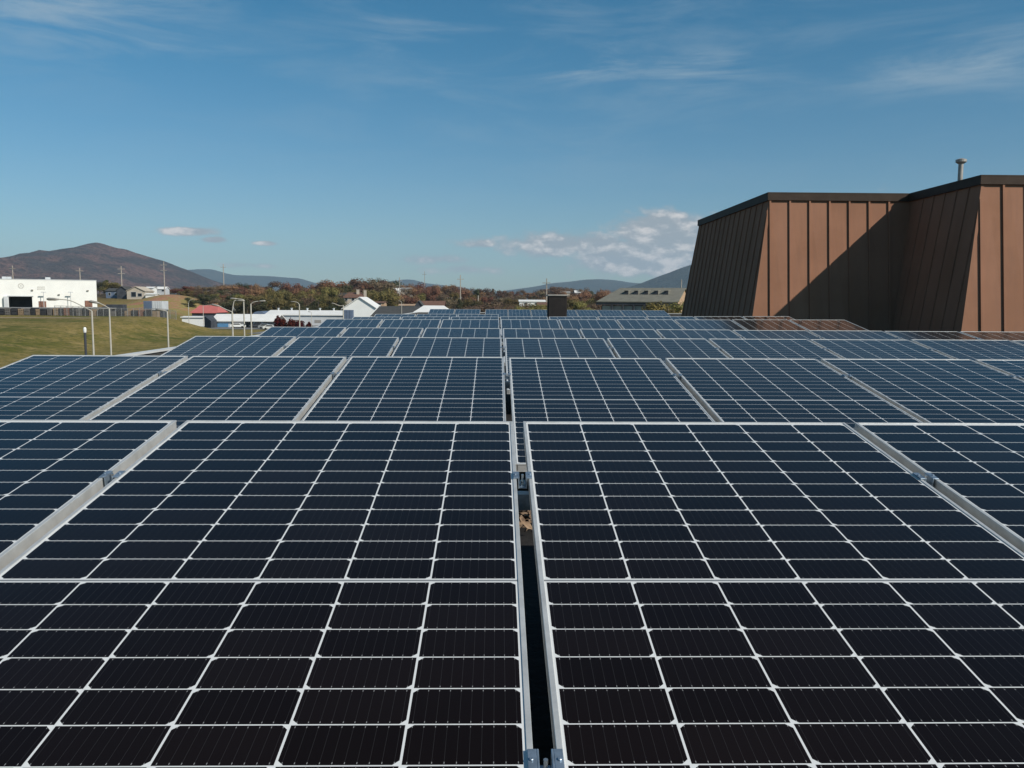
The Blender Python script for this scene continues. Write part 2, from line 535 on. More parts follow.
def forest_mat(name, a, b_, c, s):
    m = bpy.data.materials.new(name)
    m.use_nodes = True
    g = N(m.node_tree)
    bs = m.node_tree.nodes['Principled BSDF']
    tc = g.new('ShaderNodeTexCoord')
    n1 = g.ramp(g.noise(tc.outputs['Object'], s, 6, 0.65), 0.4, 0.6)
    n2 = g.ramp(g.noise(tc.outputs['Object'], s * 9, 5, 0.7), 0.42, 0.62)
    col = g.mix(n1, a, b_)
    col = g.mix(g.m('MULTIPLY', n2, 0.7), col, c)
    m.node_tree.links.new(col, bs.inputs['Base Color'])
    bs.inputs['Roughness'].default_value = 1.0
    bs.inputs['Specular IOR Level'].default_value = 0.05
    bn = g.new('ShaderNodeBump')
    bn.inputs['Strength'].default_value = 1.0
    bn.inputs['Distance'].default_value = 30.0
    g.put(bn.inputs['Height'], g.noise(tc.outputs['Object'], s * 14, 4, 0.7))
    m.node_tree.links.new(bn.outputs[0], bs.inputs['Normal'])
    return m
M_FOREST = forest_mat('autumn mountain forest', (0.235, 0.134, 0.108), (0.095, 0.080, 0.072), (0.035, 0.032, 0.034), 0.0055)
M_FARFOREST = forest_mat('distant green forest', (0.040, 0.052, 0.045), (0.055, 0.058, 0.040), (0.03, 0.04, 0.035), 0.0008)
hill('hills', [(-330, 300), (-200, 278), (-90, 283), (-40, 275), (0, 263), (42, 254.5), (66, 248.5), (80, 247.5), (88, 245.5), (98, 241.8), (107, 244.5), (116, 247.5), (128, 249.5), (140, 254), (150, 257), (166, 261), (184, 269), (200, 276), (215, 283), (240, 290), (275, 297), (320, 301)], 4000, 1900, 1500, M_FOREST, 3.1, 0.42)
hill('hills', [(-60, 300), (60, 282), (150, 272), (180, 270.5), (200, 269), (212, 269), (222, 272), (234, 275), (250, 275.5), (270, 276), (288, 277.5), (300, 278), (312, 282), (330, 286), (360, 287), (385, 282), (402, 279.5), (414, 279.5), (425, 283), (450, 286), (480, 290), (500, 300)], 9500, 2500, 1500, M_FARFOREST, 7.7, 0.12)
hill('hills', [(440, 302), (480, 294), (510, 290), (535, 286.5), (552, 283), (570, 281.5), (585, 279.5), (600, 279), (615, 280), (630, 282.5), (650, 284), (700, 286), (800, 280), (900, 284), (1000, 300)], 8500, 2500, 1500, M_FARFOREST, 1.9, 0.12)
hill('hills', [(560, 302), (600, 293), (625, 288), (640, 283.5), (655, 277.5), (668, 273), (680, 268), (692, 264), (720, 255), (760, 249), (830, 251), (900, 262), (980, 255), (1060, 262), (1160, 290), (1240, 301)], 5500, 1900, 1500, M_FARFOREST, 5.3, 0.18)

def haze_box():
    b = B()
    b.box(-9800, 9800, -2400, 11600, -12, 560)
    m = bpy.data.materials.new('thin blue air')
    m.use_nodes = True
    t = m.node_tree
    t.nodes.clear()
    v = t.nodes.new('ShaderNodeVolumePrincipled')
    v.inputs['Color'].default_value = (0.58, 0.79, 1.0, 1)
    v.inputs['Density'].default_value = HAZE
    v.inputs['Anisotropy'].default_value = 0.0
    o = t.nodes.new('ShaderNodeOutputMaterial')
    t.links.new(v.outputs[0], o.inputs['Volume'])
    tag(b.build('haze', m), kind='stuff')
HAZE = 6.5e-5
if HAZE: haze_box()

# ------------------------------------------------------------------ the building under the array
ROOF_X0, ROOF_X1, ROOF_Y0, ROOF_Y1 = -5.0, 30.0, -8.0, 52.0
def build_host():
    t = thing('flat_roof_building', 'gravel topped flat roof building carrying all the solar panel rows', 'building', ((ROOF_X0 + ROOF_X1) / 2, (ROOF_Y0 + ROOF_Y1) / 2, -8.1))
    ox, oy = t.location.x, t.location.y
    b = B()
    b.box(ROOF_X0 - ox, ROOF_X1 - ox, ROOF_Y0 - oy, ROOF_Y1 - oy, 7.7, 8.1)
    b.build('roof', M_MEMBRANE, t)
    b = B()
    b.box(ROOF_X0 + 0.05 - ox, ROOF_X1 - 0.05 - ox, ROOF_Y0 + 0.05 - oy, ROOF_Y1 - 0.05 - oy, 0, 7.697)
    b.build('wall', M_REDBRICK, t)
    x0, x1, y0, y1 = ROOF_X0 - ox, ROOF_X1 - ox, ROOF_Y0 - oy, ROOF_Y1 - oy
    ring = lambda e, w: ((x0 - e, x0 + w, y0 - e, y1 + e), (x1 - w, x1 + e, y0 - e, y1 + e),
                         (x0 + w + .002, x1 - w - .002, y0 - e, y0 + w), (x0 + w + .002, x1 - w - .002, y1 - w, y1 + e))
    b = B()
    for q in ring(0, 0.10): b.box(*q, 8.103, 8.225)
    b.build('parapet', M_DARKROOF, t)
    b = B()
    for q in ring(0.02, 0.12): b.box(*q, 8.228, 8.252)
    b.build('coping', M_PARAPET, t)
build_host()

def leaf_litter():
    b = B()
    r = random.Random(4)
    for i in range(900):
        x, y = r.gauss(0, 0.22), r.gauss(3.36, 0.09)
        p = Vector((x, y, 0.008 + r.random() * 0.05))
        n = Vector((r.gauss(0, .5), r.gauss(0, .5), 1)).normalized()
        a = n.orthogonal().normalized(); a.rotate(Matrix.Rotation(r.uniform(0, 6.28), 3, n)); c = n.cross(a)
        q = r.uniform(0.012, 0.032)
        b.poly([p + a * q, p + c * q * .5 + n * q * .2, p - a * q, p - c * q * .5 + n * q * .25])
    tag(b.build('leaf_litter', M_LITTER), kind='stuff')
leaf_litter()

# ------------------------------------------------------------------ solar panels
ROW_Y = [2.5516, 5.4733, 8.4102, 11.21, 14.8783, 17.7389, 20.95, 34.0, 38.5]
ROW_DZ = [0.0015, 0.002, 0.0, 0.0, 0.0365, 0.0301, 0.025, 0.008, -0.042]
ROW_SKEW = [0, 0, 0, -0.0012, 0.0042, 0.0068, 0.002, 0, 0]
ROW_N = [(3, 3), (3, 4), (3, 6), (3, 8), (3, 6), (3, 6), (3, 0), (2, 0), (0, 8)]
ROW_NAME = ['front row', 'second row', 'third row', 'fourth row', 'fifth row', 'sixth row', 'short seventh row', 'farthest row', 'farthest row']
ROW_X0 = [0.0, -0.004, -0.004, -0.004, -0.012, -0.012, -0.012, -0.72, -0.60]
ORD = ['first', 'second', 'third', 'fourth', 'fifth', 'sixth', 'seventh', 'eighth']
LIP, FH = 0.0090, 0.035

def make_panel():
    t = thing('solar_panel', 'solar panel', 'solar panel')
    b = B()
    # rails of the frame: an upper lip and a slightly recessed web, so that a shadow line runs along the side
    def rail(x0, x1, y0, y1):
        b.box(x0, x1, y0, y1, -0.006, 0.0)
        ex = 0.0012
        b.box(x0 + ex, x1 - ex, y0 + ex, y1 - ex, -FH + 0.004, -0.0062)
        b.box(x0, x1, y0, y1, -FH, -FH + 0.0038)
    rail(-PW / 2, -PW / 2 + LIP, 0, PL)
    rail(PW / 2 - LIP, PW / 2, 0, PL)
    rail(-PW / 2 + LIP + 0.0003, PW / 2 - LIP - 0.0003, 0, LIP)
    rail(-PW / 2 + LIP + 0.0003, PW / 2 - LIP - 0.0003, PL - LIP, PL)
    b.build('frame', M_ALU, t, bevel=0.0007)
    b = B()
    z = -0.0022
    b.poly([(-PW / 2 + LIP, LIP, z), (PW / 2 - LIP, LIP, z), (PW / 2 - LIP, PL - LIP, z), (-PW / 2 + LIP, PL - LIP, z)])
    b.build('cell_laminate', M_LAM, t)
    b = B()
    b.poly([(-PW / 2 + LIP, LIP, -0.008), (-PW / 2 + LIP, PL - LIP, -0.008), (PW / 2 - LIP, PL - LIP, -0.008), (PW / 2 - LIP, LIP, -0.008)])
    b.box(-0.06, 0.06, PL / 2 - 0.03, PL / 2 + 0.03, -0.028, -0.009)
    b.build('backsheet', M_WHITE, t)
    return t

def clamp_bm():
    b = B()
    g = PGAP / 2
    for s in (-1, 1):
        a0, a1 = sorted((s * (g + 0.008), s * (g - 0.004)))
        b.box(a0, a1, -0.022, 0.022, 0.0004, 0.0036)           # ears on the two frames
        a0, a1 = sorted((s * (g - 0.0042), s * (g - 0.0072)))
        b.box(a0, a1, -0.022, 0.022, -0.026, 0.0036)           # cheeks going down into the gap
        b.tube([(s * (g + 0.003), 0, 0.0034), (s * (g + 0.003), 0, 0.0062)], 0.0032, 8)
    b.box(-g + 0.0074, g - 0.0074, -0.022, 0.022, -0.026, -0.022)
    return b

def bolt_bm():
    b = B()
    b.tube([(0, 0, -0.0218), (0, 0, -0.020)], 0.0078, 14)
    b.tube([(0, 0, -0.0198), (0, 0, -0.012)], 0.0062, 6)
    b.tube([(0, 0, -0.0118), (0, 0, 0.004)], 0.0032, 8)
    return b

proto = make_panel()
clamp_p = thing('panel_clamp', 'panel clamp', 'clamp')
clamp_bm().build('bracket', M_GALV, clamp_p, bevel=0.0006)
bolt_bm().build('bolt', M_BOLT, clamp_p)
used = {'p': False, 'c': False}

def rack(r, xs0, xs1, y, zc, skew):
    """two cross rails on posts under one row"""
    t = thing('mounting_rack', 'galvanised rails and posts under the %s of panels%s' % (ROW_NAME[r], ', left block' if r == 7 else ', right block' if r == 8 else ''), 'mounting rack',
              ((xs0 + xs1) / 2, y, 0), 0, 'racks under the panel rows')
    cx = (xs0 + xs1) / 2
    c, s_ = math.cos(TILT), math.sin(TILT)
    for d in (0.475, 1.53):
        yy, zz = -d * c, zc - d * s_ - FH - 0.028
        b = B()
        b.box(xs0 - cx, xs1 - cx, yy - 0.02, yy + 0.02, zz - 0.02, zz + 0.02)
        b.build('rail', M_GALV, t)
        n = max(2, int((xs1 - xs0) / 2) + 1)
        for k in range(n):
            x = xs0 - cx + 0.15 + (xs1 - xs0 - 0.3) * k / (n - 1)
            b = B()
            b.box(x - 0.02, x + 0.02, yy - 0.018, yy + 0.018, 0.05, zz - 0.0205)
            b.box(x - 0.15, x + 0.15, yy - 0.12, yy + 0.12, 0.006, 0.0495)
            b.build('post', M_GALV, t)

for r, (nl, nr) in enumerate(ROW_N):
    y, dz, sk, xc = ROW_Y[r], ROW_DZ[r], ROW_SKEW[r], ROW_X0[r]
    zt = ZTOP + dz
    yb, zb = y - PL * math.cos(TILT), zt - PL * math.sin(TILT)
    ks = list(range(-nl, 0)) + list(range(1, nr + 1))
    for k in ks:
        x = xc + (k - 0.5 if k > 0 else k + 0.5) * PITCHW
        o = proto if not used['p'] else copy_tree(proto)
        used['p'] = True
        j = (r * 13 + k * 7)
        jit = lambda a: random.Random(j * 31 + a).uniform(-0.5, 0.5) * (0.0 if r == 0 else 1.6)
        o.location = (x, yb + 0.003 * jit(1), zb + sk * x + 0.0015 * jit(2))
        o.rotation_euler = (TILT + 0.0012 * jit(3), -sk + 0.0012 * jit(4), 0)
        if r == 7:
            lab = 'solar panel in the farthest row, %s panel left of the break in that row' % ORD[-k - 1]
        elif r == 8:
            lab = 'solar panel in the farthest row, %s panel right of the break in that row' % ORD[k - 1]
        else:
            lab = 'black solar panel, %s, %s panel %s of the central gap' % (ROW_NAME[r], ORD[abs(k) - 1], 'left' if k < 0 else 'right')
        o['label'] = lab
        o['group'] = 'solar panels in tilted rows on the roof'
        # clamps sit in the gap to the right neighbour
        nxt = k + 1 if k != -1 else 1
        if nxt in ks and r < 6:
            gx = xc + (k * PITCHW if k > 0 else (k + 1) * PITCHW)
            for d, dn in ((0.475, 'upper'), (1.53, 'lower')):
                if r > 0 and dn == 'lower':
                    continue                                    # behind the row in front
                c = clamp_p if not used['c'] else copy_tree(clamp_p)
                used['c'] = True
                c.location = (gx, y - d * math.cos(TILT), zt - d * math.sin(TILT) + sk * gx)
                c.rotation_euler = (TILT, -sk, 0)
                where = 'central gap' if k == -1 else '%s gap %s of centre' % (ORD[(k if k > 0 else -k - 1) - 1], 'right' if k > 0 else 'left')
                c['label'] = '%s steel clamp, %s of the %s' % (dn, where, ROW_NAME[r])
                c['group'] = 'clamps bridging the gaps between panels'
    k0, k1 = xc - nl * PITCHW, xc + nr * PITCHW
    rack(r, k0 + 0.03, k1 - 0.03, y, zt, sk)

# ------------------------------------------------------------------ brown metal penthouse
def penthouse():
    Yw, Yb, Yf = 20.0, 17.0, 27.8                # wing front, block front, back at roof level
    bat = 0.42                                   # walls lean in by this much over their height
    A = at(770, 193.7, Yw + bat)                   # top corner of the left wing
    H = A.z
    base_l = at(749.5, 338, Yw).x
    Dt = at(982.5, 178.5, Yb + bat)
    base_r = at(959.5, 344, Yb).x
    xl, xr = base_l, base_r
    tl, tr = A.x, Dt.x
    XE = 19.0
    t = thing('rooftop_penthouse', 'brown standing seam metal penthouse with sloping walls on the roof', 'penthouse', ((xl + XE) / 2, Yw + 3, 0))
    o = t.location
    lo = [(xl, Yf), (xl, Yw), (xr, Yw), (xr, Yb), (XE, Yb), (XE, Yf)]
    hi = [(tl, Yf - bat), (tl, Yw + bat), (tr, Yw + bat), (tr, Yb + bat), (XE - bat, Yb + bat), (XE - bat, Yf - bat)]
    labels = {0: 'shaded left side wall', 1: 'sunlit front wall of the lower wing crossed by a diagonal shadow', 2: 'shaded side wall of the front block', 3: 'sunlit front wall of the front block'}
    Ht = H - 0.02
    for i in range(6):
        j = (i + 1) % 6
        a, b_ = Vector((*lo[i], 0)) - o, Vector((*lo[j], 0)) - o
        c, d = Vector((*hi[j], Ht)) - o, Vector((*hi[i], Ht)) - o
        b = B()
        b.poly([a, b_, c, d])
        w = (b_ - a).normalized()
        nrm = (b_ - a).cross(d - a).normalized()
        L = (b_ - a).length
        # standing seams: vertical ribs that stop at the raking corners
        n = int(L / 0.475) + 2
        start = {1: 0.50, 3: 0.45}.get(i, 0.25)
        for k in range(-1, n):
            s = start + 0.478 * k
            if s < 0.03 or s > L - 0.03:
                continue
            # at height fraction f the wall runs between ea*f and L-eb*f
            ea, eb = (d - a).dot(w), (b_ - c).dot(w)
            f1 = 1.0
            if ea > 0: f1 = min(f1, s / ea)
            if eb > 0: f1 = min(f1, (L - s) / eb)
            up_ = (d - a) - w * ea
            p = a + w * s
            q = p + up_ * (f1 * 0.985)
            rh = 0.042 if i in (1, 3) else 0.026
            b.bar(p + nrm * (rh / 2 - 0.003), q + nrm * (rh / 2 - 0.003), 0.040, rh, upv=nrm)
        # corner flashing along the raking edge
        for e0, e1 in ((a, d),):
            b.bar(e0 + nrm * 0.006 + w * 0.02, e1 + nrm * 0.006 + w * 0.02, 0.06, 0.014, upv=nrm)
        wl = b.build('wall', M_BROWNWALL, t)
        if i in labels: wl['label'] = labels[i]
    # fascia band and roof deck
    b = B()
    out = 0.07
    cen = [(-1, 1), (-1, -1), (-1, -1), (-1, -1), (1, -1), (1, 1)]
    fo = [(hi[i][0] + cen[i][0] * out, hi[i][1] + cen[i][1] * out) for i in range(6)]
    fo[2] = (hi[2][0] - out, hi[2][1] - out)
    fi = [(hi[i][0] - cen[i][0] * 0.12, hi[i][1] - cen[i][1] * 0.12) for i in range(6)]
    fi[2] = (hi[2][0] + 0.12, hi[2][1] + 0.12)
    for i in range(6):
        j = (i + 1) % 6
        q = [Vector((*fo[i], H - 0.16)), Vector((*fo[j], H - 0.16)), Vector((*fi[j], H - 0.16)), Vector((*fi[i], H - 0.16)),
             Vector((*fo[i], H)), Vector((*fo[j], H)), Vector((*fi[j], H)), Vector((*fi[i], H))]
        b.hexa([p - o for p in q])
        # raised drip line on top
        q = [Vector((*fo[i], H + 0.003)), Vector((*fo[j], H + 0.003)), Vector((*fi[j], H + 0.003)), Vector((*fi[i], H + 0.003))]
        q = [p + (Vector((*fi[k2], p.z)) - p) * -0.06 for p, k2 in zip(q, (i, j, j, i))] if False else q
        b.hexa([p - o for p in q] + [p - o + Vector((0, 0, 0.025)) for p in q])
    b.build('fascia', M_FASCIA, t)
    b = B()
    b.poly([Vector((*p, H - 0.06)) - o for p in fi])
    b.build('roof', M_DARKROOF, t)
    # flue pipe
    P = at(959.5, 190, 19.6)
    v = thing('flue_pipe', 'thin grey flue pipe with round cap on top of the brown penthouse', 'flue pipe', (P.x, 19.6, H - 0.05))
    zt = at(959.5, 163, 19.6).z - (H - 0.05)
    b = B()
    b.tube([(0, 0, 0), (0, 0, zt)], 0.055, 14)
    b.tube([(0, 0, 0), (0, 0, 0.06), (0, 0, 0.10)], [0.10, 0.09, 0.056], 14)
    b.build('pipe', M_VENTCAP, v, smooth=False)
    b = B()
    b.tube([(0, 0, zt - 0.015), (0, 0, zt + 0.02), (0, 0, zt + 0.075), (0, 0, zt + 0.10)], [0.07, 0.118, 0.118, 0.05], 18)
    b.build('cap', M_VENTCAP, v)
penthouse()

def roof_vent():
    Y = 24.0
    P0, P1 = at(548.5, 316, Y), at(566.5, 316, Y)
    zt = at(557, 294.5, Y).z
    w = P1.x - P0.x
    t = thing('roof_vent', 'square dark brown sheet metal roof vent with pale cap behind the sixth row', 'roof vent', ((P0.x + P1.x) / 2, Y + w / 2, 0))
    b = B()
    h = w / 2
    b.box(-h, h, -h, h, 0, zt - 0.05)
    for k in range(9):
        x = -h + 0.03 + (2 * h - 0.06) * k / 8
        for sy in (-1, 1):
            b.box(x - 0.012, x + 0.012, sy * (h + 0.006) - 0.005, sy * (h + 0.006) + 0.005, 0.05, zt - 0.08)
            b.box(sy * (h + 0.006) - 0.005, sy * (h + 0.006) + 0.005, x - 0.012, x + 0.012, 0.05, zt - 0.08)
    b.build('body', M_VENTBODY, t)
    b = B()
    b.box(-h - 0.035, h + 0.035, -h - 0.035, h + 0.035, zt - 0.048, zt)
    b.build('cap', M_VENTCAP, t, bevel=0.01)
roof_vent()

P = at(85.5, 345, 9.6)
t = thing('vent_stack', 'short grey vent stack with white tip at the left roof edge', 'vent stack', (P.x, 9.6, 0))
b = B(); b.tube([(0, 0, 0.0), (0, 0, 0.50)], 0.013, 10); b.build('pipe', M_DARKWALL, t)
b = B(); b.tube([(0, 0, 0.50), (0, 0, 0.52), (0, 0, 0.545), (0, 0, 0.56)], [0.014, 0.017, 0.017, 0.009], 10); b.build('cap', M_WHITE, t)

# ------------------------------------------------------------------ buildings around
def house(name, label, cat, cx, Y, w, d, z0, hw, hr, wallm, roofm, rz=0.0, ridge='x', over=0.4, wins=(), hip=0.0, door=None, trim=None, chim=None, winm=None):
    """gabled (or hipped) building; (cx, Y) is the middle of the front, front faces -Y before rotation"""
    t = thing(name, label, cat, (cx, Y, z0), rz)
    b = B()
    x0, x1 = -w / 2, w / 2
    b.box(x0, x1, 0, d, -3, hw)
    if hip == 0:
        if ridge == 'x':
            for x in (x0, x1):
                b.poly([(x, 0, hw), (x, d, hw), (x, d / 2, hw + hr * 0.97)])
        else:
            for y in (0, d):
                b.poly([(x0, y, hw), (x1, y, hw), (0, y, hw + hr * 0.97)])
    b.build('wall', wallm, t)
    b = B()
    th = 0.18
    o_ = over
    if ridge == 'x':
        k = hr / (d / 2)
        ze = hw - k * o_
        hx = hip * w / 2
        A0, A1 = (x0 - o_, -o_, ze), (x1 + o_, -o_, ze)
        R0, R1 = (x0 - o_ + hx, d / 2, hw + hr), (x1 + o_ - hx, d / 2, hw + hr)
        C0, C1 = (x0 - o_, d + o_, ze), (x1 + o_, d + o_, ze)
        upz = lambda p: (p[0], p[1], p[2] + th)
        for q in ((A0, A1, R1, R0), (R0, R1, C1, C0)):
            b.hexa(list(q) + [upz(p) for p in q])
        if hip:
            b.poly([upz(A0), upz(R0), upz(C0)])
            b.poly([upz(A1), upz(C1), upz(R1)])
    else:
        k = hr / (w / 2)
        ze = hw - k * o_
        A0, A1 = (x0 - o_, -o_, ze), (x0 - o_, d + o_, ze)
        R0, R1 = (0, -o_, hw + hr), (0, d + o_, hw + hr)
        C0, C1 = (x1 + o_, -o_, ze), (x1 + o_, d + o_, ze)
        upz = lambda p: (p[0], p[1], p[2] + th)
        for q in ((A0, R0, R1, A1), (R0, C0, C1, R1)):
            b.hexa(list(q) + [upz(p) for p in q])
    rf = b.build('roof', roofm, t)
    if trim:
        b = B()
        if ridge == 'x':
            for x in (x0 - o_ - 0.1, x1 + o_ + 0.1):
                for ya in (-o_, d + o_):
                    b.bar((x, ya, ze + 0.05), (x, d / 2, hw + hr + 0.05), 0.2, 0.5)
        else:
            for xa in (x0 - o_, x1 + o_):
                b.bar((xa, -o_ - 0.1, ze + 0.05), (0, -o_ - 0.1, hw + hr + 0.05), 0.2, 0.4)
        b.build('rake_trim', trim, t)
    for i, (u, z, ww, wh) in enumerate(wins):
        b = B()
        b.box(u - ww / 2, u + ww / 2, -0.06, 0.10, z, z + wh)
        wdw = b.build('window', winm or M_WINDOW, t)
        b = B()
        e = 0.09
        b.box(u - ww / 2 - e, u + ww / 2 + e, -0.10, 0.0, z + wh, z + wh + e)
        b.box(u - ww / 2 - e, u + ww / 2 + e, -0.10, 0.0, z - e, z)
        b.box(u - ww / 2 - e, u - ww / 2, -0.095, 0.0, z, z + wh)
        b.box(u + ww / 2, u + ww / 2 + e, -0.095, 0.0, z, z + wh)
        b.build('frame', M_PALEWALL, wdw)
    if door:
        u, ww, wh, dm = door
        b = B(); b.box(u - ww / 2, u + ww / 2, -0.08, 0.1, 0, wh); b.build('door', dm, t)
    for (u, yy, hh_, ss, cm) in (chim or ()):
        b = B(); b.box(u - ss / 2, u + ss / 2, yy - ss / 2, yy + ss / 2, hw - 0.3, hh_)
        b.box(u - ss / 2 - 0.08, u + ss / 2 + 0.08, yy - ss / 2 - 0.08, yy + ss / 2 + 0.08, hh_ + 0.002, hh_ + 0.15)
        b.build('chimney', cm, rf)
    return t

def span(x0, x1, y, Y):
    a, b_ = at(x0, y, Y), at(x1, y, Y)
    return (a.x + b_.x) / 2, b_.x - a.x
def zof(px, py, Y): return at(px, py, Y).z

# big white box at the far left
def white_warehouse():
    Y = 300
    rz = R(27)
    Pr = at(97, 300, Y)
    zt = zof(60, 280.5, Y)
    z0 = ground(-150, 300) - 0.5
    W, D, H = 62.0, 40.0, zt - z0
    t = thing('warehouse', 'big plain white flat roofed warehouse with one open loading bay', 'warehouse', (Pr.x, Y, z0), rz)
    # local: right front corner at the origin, wall runs to -x
    def lx(px):                                   # local x of a pixel column on the front wall
        d = at(px, 295, Y) - CAM
        ex, ey = -math.cos(rz), -math.sin(rz)
        # CAM + d*s = Pr + e*k
        det = d.x * -ey - d.y * -ex
        k = (d.x * (Pr.y - CAM.y) - d.y * (Pr.x - CAM.x)) / (d.y * ex - d.x * ey)
        return -k
    def lz(px, py):
        d = at(px, py, Y) - CAM
        k = -lx(px)
        yy = Pr.y - math.sin(rz) * k
        return CAM.z + d.z / d.y * (yy - CAM.y) - z0
    bx0, bx1 = lx(8.5), lx(32)
    bh = lz(20, 296.5)
    b = B()
    # front wall built round the bay
    b.box(-W, bx0, 0, 0.3, -1, H); b.box(bx1, 0, 0, 0.3, -1, H); b.box(bx0 + .001, bx1 - .001, 0, 0.3, bh, H)
    b.box(-W, 0, D - 0.3, D, -1, H); b.box(-W, -W + 0.3, 0.301, D - 0.301, -1, H); b.box(-0.3, 0, 0.301, D - 0.301, -1, H)
    b.build('wall', M_WHITE, t)
    b = B(); b.box(-W + 0.31, -0.31, 0.31, D - 0.31, H - 0.8, H - 0.5); b.build('roof', M_WHITEROOF, t)
    b = B(); b.box(-W - 0.1, 0.1, -0.1, D + 0.1, H + 0.003, H + 0.22); b.build('coping', M_PALEWALL, t)
    b = B(); b.box(bx0 + 0.02, bx1 - 0.02, 9, 9.2, -1, bh + 0.5); b.box(bx0, bx1, 0.31, 9, -0.4, -0.1); b.build('loading_bay', M_DARKWALL, t)
    b = B()
    b.box(bx0 - 1.4, bx0 - 0.4, -1.2, -0.01, -1, bh); b.box(bx0 - 0.4, bx0 - 0.01, -0.25, -0.01, -1, bh + .3); b.box(bx0, bx1 + .4, -0.25, -0.01, bh, bh + .3)
    b.build('bay_frame', M_PALEWALL, t)
    for (a, c, e, f, mm) in ((38.3, 45.8, 301.2, 308, M_REDBRICK), (84.5, 92, 300.6, 307, M_REDBRICK)):
        b = B(); b.box(lx(a), lx(c), -0.15, -0.01, lz((a + c) / 2, f), lz((a + c) / 2, e)); b.build('door', mm, t)
    # round emblem and a small block of lettering, too small to read
    b = B(); u, v = lx(21.3), lz(21.3, 286)
    for r0_, r1_ in ((0.55, 0.95),):
        ring = 20
        for k in range(ring):
            a0, a1 = 2 * math.pi * k / ring, 2 * math.pi * (k + 1) / ring
            b.poly([(u + r0_ * math.cos(a0), -0.012, v + r0_ * math.sin(a0)), (u + r1_ * math.cos(a0), -0.012, v + r1_ * math.sin(a0)),
                    (u + r1_ * math.cos(a1), -0.012, v + r1_ * math.sin(a1)), (u + r0_ * math.cos(a1), -0.012, v + r0_ * math.sin(a1))])
    b.box(u - .3, u + .3, -0.014, -0.004, v - .25, v + .25)
    b.build('emblem', mat('grey sign paint', (0.56, 0.55, 0.51), 0.7), t)
    b = B(); u0_, u1_ = lx(37.3), lx(45.3); z_0, z_1 = lz(41, 290), lz(41, 286.3)
    r = random.Random(3)
    for rw in range(2):
        n = 6
        for k in range(n):
            xa = u0_ + (u1_ - u0_) * (k + .08) / n
            xb = u0_ + (u1_ - u0_) * (k + .84) / n
            za = z_0 + (z_1 - z_0) * (rw * .52 + 0.02); zb = z_0 + (z_1 - z_0) * (rw * .52 + 0.45)
            b.box(xa, xb, -0.03, -0.01, za, zb)
    b.build('lettering', MATS['grey sign paint'], t)
    for px, py in ((32.5, 290.5), (59, 295), (88, 291)):
        b = B(); b.box(lx(px) - .3, lx(px) + .3, -0.5, -0.01, lz(px, py), lz(px, py) + .35); b.build('wall_lamp', M_VENTCAP, t)
    for px in (5, 9, 48.5):
        b = B(); u = lx(px); b.box(u - .8, u + .8, 3, 5, H + 0.225, H + 1.0); b.build('roof_unit', M_PALEWALL, t)
    # two slim wall columns
    for px in (43.6, 70.5):
        b = B(); u = lx(px); b.tube([(u, -2, -1), (u, -2, lz(px, 292.6))], 0.10, 8); b.box(u - .8, u + .8, -2.2, -1.8, lz(px, 292.6), lz(px, 292.6) + .25); b.build('bollard_light', M_PALEWALL, t)
white_warehouse()

